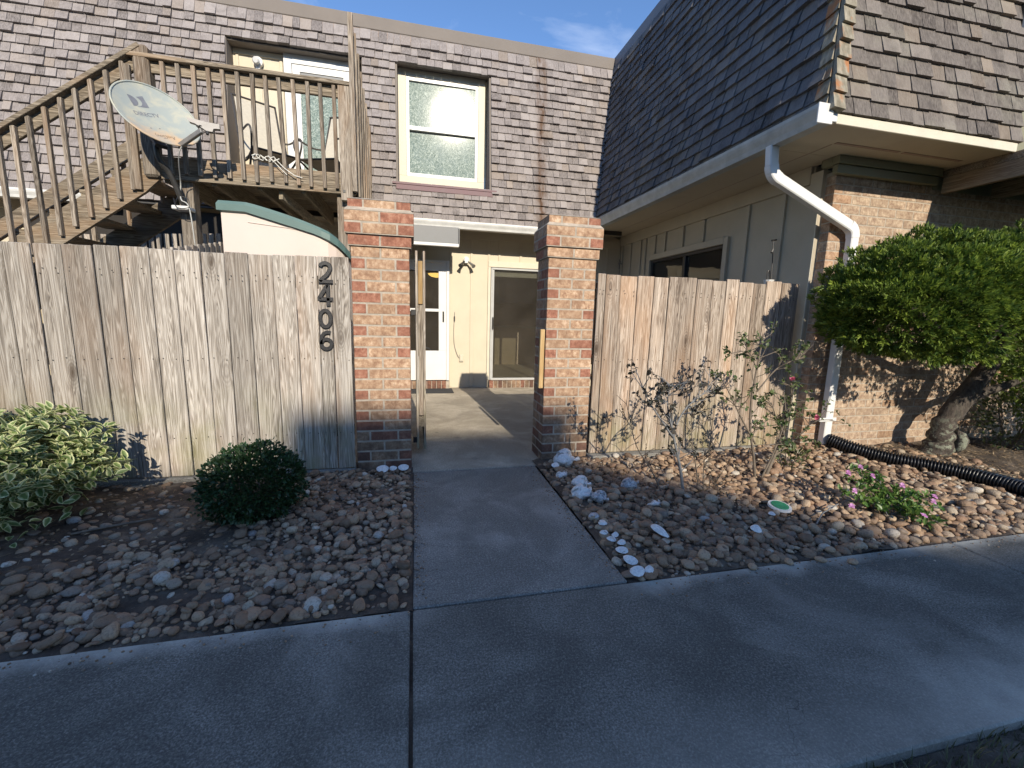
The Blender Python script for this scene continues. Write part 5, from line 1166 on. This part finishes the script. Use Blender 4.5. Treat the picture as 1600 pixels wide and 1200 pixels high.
# rose bushes
m_cane = flat('rose cane', (.15, .12, .09), .8, .35, 25, .001); m_caneg = flat('grey cane', (.17, .175, .18), .8, .2, 25, .001)
m_rose = leafmat('rose leaf', (.06, .11, .035), (.18, .21, .08), trans=.3, rough=.5); m_rosed = leafmat('dark bronze rose leaf', (.03, .035, .022), (.075, .06, .045), trans=.2, rough=.5)
m_pink = leafmat('pink petal', (.55, .09, .17), (.70, .20, .30), trans=.3, rough=.6)
def rose(label, canes, lm, cm, seed, twigs, nleaf, flowers=(), lsz=(.018, .034)):
    random.seed(seed); t = thing('rose_bush', label, 'rose bush', canes[0][0][0]); P = []; 
    for pts, r in canes:
        c = catmull(pts, 5); m = MB(); m.tube(c, [r * (1 - .65 * i / len(c)) for i in range(len(c))], 7); m.obj('cane', cm, t, smooth=True)
        tw = MB()
        for i in range(twigs):
            s = random.uniform(.3, 1); k = int(s * (len(c) - 1)); a = c[k]; up = (c[min(k + 1, len(c) - 1)] - c[max(k - 1, 0)]).normalized(); d = (up * .6 + rdir() * .9 + Vector((0, 0, .3))).normalized(); L1 = random.uniform(.05, .19)
            b = a + d * L1 * .55 + rdir() * .012; e = a + d * L1 + Vector((0, 0, random.uniform(-.01, .03))) + rdir() * .015; tw.tube([a, b, e], [.0032, .0024, .0014], 5)
            b2 = b + (d + rdir() * .9).normalized() * L1 * .5; tw.tube([b, b2], [.002, .0011], 4)
            for q0, q1 in ((b, e), (b, b2)):
                if random.random() < nleaf:
                    for j in range(random.randint(3, 7)):
                        u = random.random(); pp_ = q0.lerp(q1, .3 + .75 * u); dd = ((q1 - q0).normalized() * .4 + rdir() + Vector((0, 0, -.15))).normalized(); l = random.uniform(*lsz)
                        P.append((random.randrange(4), Matrix.Translation(pp_) @ aim(dd, random.gauss(0, .8)) @ Matrix.Diagonal((l * 1.5, l, l, 1)), random.random()))
        tw.obj('twigs', cm, t, kind='stuff')
    merged('foliage', LF, [(a, np.array(b)) for a, b, c in P], [c for a, b, c in P], lm, t, kind='stuff')
    for f in flowers:
        Q = []; f = Vector(f)
        for j in range(16): dd = (rdir() + Vector((0, -.2, .5))).normalized(); Q.append((j % 4, Matrix.Translation(f) @ aim(dd, random.gauss(0, .5)) @ Matrix.Diagonal((.040, .024, .024, 1)), random.random()))
        merged('flower', LF, [(a, np.array(b)) for a, b, c in Q], [c for a, b, c in Q], m_pink, t)
    return t
rose('thin dark rose bush with a grey cane, the left one, nearer the walk', [([(1.78, 2.40, 0), (1.74, 2.40, .2), (1.67, 2.40, .42), (1.62, 2.41, .60)], .012), ([(1.66, 2.40, .44), (1.52, 2.38, .60), (1.42, 2.36, .72), (1.38, 2.36, .80)], .006), ([(1.65, 2.4, .46), (1.74, 2.42, .62), (1.86, 2.42, .72), (1.97, 2.44, .80)], .006), ([(1.62, 2.41, .58), (1.60, 2.41, .70), (1.62, 2.4, .80)], .005)], m_rosed, m_caneg, 51, 13, .9)
rose('bare twiggy shoots beside the grey rose cane', [([(1.92, 2.42, 0), (1.88, 2.43, .2), (1.83, 2.44, .42), (1.82, 2.45, .60)], .005), ([(1.94, 2.40, 0), (1.90, 2.38, .18), (1.90, 2.38, .35)], .005), ([(1.66, 2.44, .0), (1.55, 2.45, .2), (1.42, 2.44, .38), (1.33, 2.4, .60)], .005), ([(1.9, 2.42, 0.02), (2.02, 2.4, .10), (1.98, 2.36, .05)], .004)], m_rosed, m_cane, 52, 13, .35, lsz=(.010, .02))
rose('tall green rose bush with two pink blooms near the brick corner', [([(2.54, 2.60, 0), (2.50, 2.60, .2), (2.44, 2.60, .42), (2.42, 2.6, .66), (2.44, 2.6, .9), (2.46, 2.6, 1.12)], .011), ([(2.50, 2.6, .30), (2.34, 2.6, .52), (2.22, 2.6, .70), (2.10, 2.6, .86)], .007), ([(2.62, 2.60, 0), (2.70, 2.62, .16), (2.78, 2.64, .34), (2.82, 2.64, .6), (2.76, 2.62, .82)], .014), ([(2.70, 2.62, .18), (2.9, 2.64, .30), (3.06, 2.64, .44), (3.22, 2.62, .46)], .007), ([(2.46, 2.6, .7), (2.6, 2.6, .86), (2.72, 2.6, .92), (2.82, 2.58, .96)], .006), ([(2.44, 2.6, .86), (2.36, 2.6, .98), (2.26, 2.6, 1.0)], .005), ([(2.78, 2.62, .34), (2.66, 2.6, .5), (2.58, 2.58, .62)], .006), ([(2.56, 2.58, .0), (2.64, 2.56, .25), (2.7, 2.56, .5), (2.66, 2.56, .7)], .008)], m_rose, m_cane, 53, 16, .8, flowers=[(2.70, 2.54, .80), (2.99, 2.56, .50)])
small_shrub('pale green weed clump at the foot of the tall rose bush', (2.98, 2.72, .12), (.15, .10, .10), 130, 9)
# periwinkle with pink flowers
random.seed(55)
m_vin = leafmat('periwinkle leaf', (.07, .16, .035), (.20, .30, .07), trans=.35, rough=.4); m_fl = leafmat('mauve pink petal', (.62, .24, .55), (.78, .42, .70), trans=.35, rough=.6)
t = thing('periwinkle', 'low bright green plant with mauve pink flowers in the right rock bed', 'flowering plant', (2.93, 1.92, 0)); P = []
tips = [(2.62, 2.02, .16), (2.70, 2.05, .24), (2.80, 2.06, .30), (2.90, 2.02, .26), (2.66, 1.92, .14), (2.84, 1.93, .20), (2.98, 1.93, .20), (3.08, 1.92, .16), (3.20, 1.90, .14), (3.16, 1.82, .10), (3.00, 1.80, .10), (2.90, 1.80, .10), (2.76, 1.86, .10), (3.05, 1.74, .05), (2.95, 1.74, .06), (2.86, 2.16, .26), (2.72, 1.98, .2), (3.02, 1.86, .18)]
for i, tpn in enumerate(tips):
    b = Vector((2.93 + random.uniform(-.04, .04), 1.93 + random.uniform(-.04, .04), 0)); tpn = Vector(tpn); c = catmull([b, b.lerp(tpn, .5) + Vector((0, 0, .05)), tpn], 6); m = MB(); m.tube(c, .003, 5); m.obj('stem', m_caneg if i % 2 else m_stem, t)
    for k in range(3, len(c)):
        for j in range(5): dd = (rdir() + Vector((0, -.2, .45))).normalized(); l = random.uniform(.026, .046); P.append((random.randrange(4), Matrix.Translation(c[k] + rdir() * .012) @ aim(dd, random.gauss(0, .5)) @ Matrix.Diagonal((l, l, l, 1)), random.random()))
merged('foliage', LF, [(a, np.array(b)) for a, b, c in P], [c for a, b, c in P], m_vin, t, kind='stuff')
for f in ((2.68, 2.03, .275), (2.80, 2.05, .30), (2.62, 1.93, .20), (2.55, 1.88, .13), (2.92, 1.88, .235), (2.88, 1.72, .12), (3.07, 1.80, .155), (3.14, 1.84, .165), (2.80, 1.97, .27)):
    Q = []; f = Vector(f); ax = (Vector((-.1, -.5, .8)) + rdir() * .3).normalized()
    for j in range(5): o = ax.orthogonal().normalized(); o.rotate(Quaternion(ax, j * 1.2566)); Q.append((j % 4, Matrix.Translation(f) @ aim((o + ax * .15)) @ Matrix.Diagonal((.042, .021, .021, 1)), random.random()))
    merged('flower', LF, [(a, np.array(b)) for a, b, c in Q], [c for a, b, c in Q], m_fl, t)
# grass at the near edge and small weeds
random.seed(56); bl = [([(-.05, 0, 0), (.05, 0, 0), (.03, .25, .6), (-.03, .25, .6), (0, .6, 1)], [(0, 1, 2, 3), (3, 2, 4)])]
P = []
for i in range(5000):
    x = random.uniform(.9, 3.6); y = random.uniform(.25, .752); s = random.uniform(.02, .05); P.append((0, Matrix.Translation((x, y, -.03)) @ Matrix.Rotation(random.uniform(0, 6.3), 4, 'Z') @ Matrix.Diagonal((s, s, s * random.uniform(.7, 1.1), 1)), random.random()))
o = merged('grass', bl, [(a, np.array(b)) for a, b, c in P], [c for a, b, c in P], leafmat('dull grass', (.06, .075, .03), (.15, .14, .07), trans=.2), kind='stuff'); tag(o, 'short dull grass along the near edge of the sidewalk', 'grass')

# ------------------------------------------------------------------ shells and stray things in the beds
random.seed(61)
def shellm(name, a, b):
    t = NT(name); p = t.pos(); n = t.noise(p, 70., 5, .7, 1.); c = t.mix(t.rng(n, .38, .65), a, b); t.col(c); t.rough(.45); t.bump(n, .003); return t.m
m_sh = shellm('white shell', (.62, .61, .60), (.88, .87, .84)); m_sh2 = shellm('veined shell', (.16, .17, .19), (.66, .67, .68))
def clam(label, x, y, z, a, b, rz, mat=m_sh, tilt=(0, 0), grp='white shells edging the right rock bed'):
    V = []; F = []; n, k = 6, 20
    for i in range(n + 1):
        s = i / n
        for j in range(k):
            th = 2 * math.pi * j / k; r = s * (1 + .025 * math.sin(th * 9)); px_ = math.cos(th) * r * a; py_ = (math.sin(th) * r + .15 * (1 - s)) * b * (1 - .18 * math.sin(th)); h = .34 * b * (1 - s ** 2.2) + .0025 * math.sin(s * 30)
            V.append((px_, py_, h))
    for i in range(n):
        for j in range(k): q = i * k + j; w = i * k + (j + 1) % k; F.append((q, w, w + k, q + k))
    me = newmesh('clam_shell', V, F, smooth=True); o = link('clam_shell', me, mat); o.location = (x, y, z + .014); o.rotation_euler = (tilt[0], tilt[1], rz); tag(o, label, 'shell', grp)
def conch(label, x, y, z, L_, rz, mat=m_sh, fat=1., rx=0.1):
    t = thing('conch_shell', label, 'shell', (x, y, z)); t.rotation_euler = (rx, -.15, rz); m = MB(); pts = []; rad = []
    for i in range(15):
        s = i / 14; pts.append((L_ * (s - .5), .012 * math.sin(s * 20) * fat, .0)); rad.append(L_ * fat * (.05 + .27 * math.sin(math.pi * min(1, s * 1.25)) ** 1.3 * (1 if s < .75 else .62) + .035 * math.sin(s * 34) * (s > .35)))
    m.tube(pts, rad, 14); link('body', newmesh('body', m.V, m.F, m.R, smooth=True), mat, t)
    m = MB(); m.tube([(-L_ * .42, -L_ * .02, 0), (-L_ * .25, -L_ * .20 * fat, .01), (L_ * .02, -L_ * .32 * fat, .012), (L_ * .18, -L_ * .2 * fat, .01)], [L_ * .03, L_ * .09, L_ * .11, L_ * .04], 8); link('lip', newmesh('lip', m.V, m.F, m.R, smooth=True), mat, t)
    m = MB()
    for i in range(7): a = i * .9; c = Vector((L_ * .13, math.cos(a) * L_ * .24 * fat, math.sin(a) * L_ * .24 * fat)); m = MB(); m.tube([c, c * 1.0 + Vector((L_ * .03, math.cos(a) * L_ * .09, math.sin(a) * L_ * .09))], [L_ * .045, L_ * .008], 6); link('knob', newmesh('knob', m.V, m.F, m.R, smooth=True), mat, t)
conch('largest white conch shell, lying against the foot of the right brick pier', 1.185, 3.10, .075, .20, -.55, fat=1.25)
conch('small broken white shell just below the largest conch', 1.07, 2.86, .045, .10, .4)
conch('white conch in the middle of the shell heap beside the walk', 1.14, 2.66, .055, .14, -.9, fat=1.1)
conch('wide white conch lying lengthwise at the near end of the shell heap', 1.085, 2.50, .055, .15, .3, fat=1.2)
conch('dark veined whelk standing at the near end of the shell heap', 1.165, 2.40, .06, .13, -1.2, mat=m_sh2, fat=1.0)
conch('lone grey-white whelk left of the thin rose bush', 1.47, 2.57, .06, .14, .1, fat=1.0, mat=m_sh2)
conch('slim bleached shell fragment lying in the rock bed before the thin rose bush', 1.50, 2.28, .045, .12, -.2, fat=.5)
clam('white clam shell leaning at the pier foot, left of the largest conch', 1.07, 3.02, .05, .042, .028, .6, tilt=(.5, 0))
clam('dull oyster shell, first below the shell heap', 1.035, 2.205, .03, .038, .028, .4, mat=m_sh2); clam('pale blue-white oyster shell, second below the shell heap', 1.045, 2.11, .03, .03, .026, 1.0)
for (x, y, a, b, rz), w in zip(((1.015, 2.02, .026, .019, .2), (1.065, 1.985, .024, .016, .4), (1.025, 1.945, .030, .019, .1), (1.062, 1.905, .030, .018, .5), (1.03, 1.835, .035, .024, -.1), (1.03, 1.745, .037, .026, -.5), (1.015, 1.655, .037, .028, .1), (1.075, 1.652, .028, .022, .6)), ('first, farthest from the sidewalk', 'second, right of the first', 'third', 'fourth, right of the third', 'fifth', 'sixth, third from the sidewalk corner', 'seventh, on the sidewalk corner', 'last, touching the seventh on its right')):
    clam('white clam shell in the row along the walk, %s' % w, x, y, .022, a, b, rz, tilt=(random.gauss(.25, .1), random.gauss(0, .15)))
clam('long white oyster shell lying alone left of the green valve cover', 1.30, 1.94, .05, .03, .055, .6, tilt=(.3, 0), grp=None); clam('white oyster shell right of the long one, near the bed edge', 1.86, 1.86, .05, .035, .028, .2, tilt=(.35, 0), grp=None)
clam('round white stone-like shell in the middle of the right bed', 2.10, 2.0, .05, .022, .02, .2, grp=None)
clam('bluish white shell at the foot of the left brick pier', -.235, 3.15, .05, .045, .035, .3, tilt=(.5, 0), grp=None); clam('white clam shell at the walk corner by the left brick pier', -.085, 3.17, .045, .04, .03, .1, tilt=(.5, 0), grp=None)
clam('smaller white clam shell left of the walk corner by the left brick pier', -.16, 3.16, .045, .03, .022, -.4, tilt=(.5, 0), grp=None)
t = thing('valve_cover', 'round white ring with a green cap set among the river rock', 'valve cover', (2.25, 2.09, .05)); t.rotation_euler = (.12, 0, 0)
m = MB(); m.tube([(0, 0, 0), (0, 0, .012)], [.068, .066], 28); link('ring', newmesh('ring', m.V, m.F), m_white, t); m = MB(); m.tube([(0, 0, .0125), (0, 0, .017)], [.050, .049], 28); link('cap', newmesh('cap', m.V, m.F), flat('green plastic cap', (.03, .22, .11), .45, .2, 40), t)
m = MB(); m.tube(catmull([(2.28, 1.86, .05), (2.40, 1.93, .07), (2.50, 1.98, .06), (2.60, 2.0, .085)], 4), .004, 5); o = m.obj('twig', m_caneg, None, off=(0, 0, 0)); tag(o, 'bare grey twig lying between valve cover and the pink flowers', 'twig')
m = MB(); m.tube(catmull([(-1.75, 2.52, .02), (-1.6, 2.56, .03), (-1.42, 2.62, .03)], 4), .007, 5); o = m.obj('twig', m_cane, None, off=(0, 0, 0)); tag(o, 'pale stick on the sand beside the variegated shrub', 'twig')
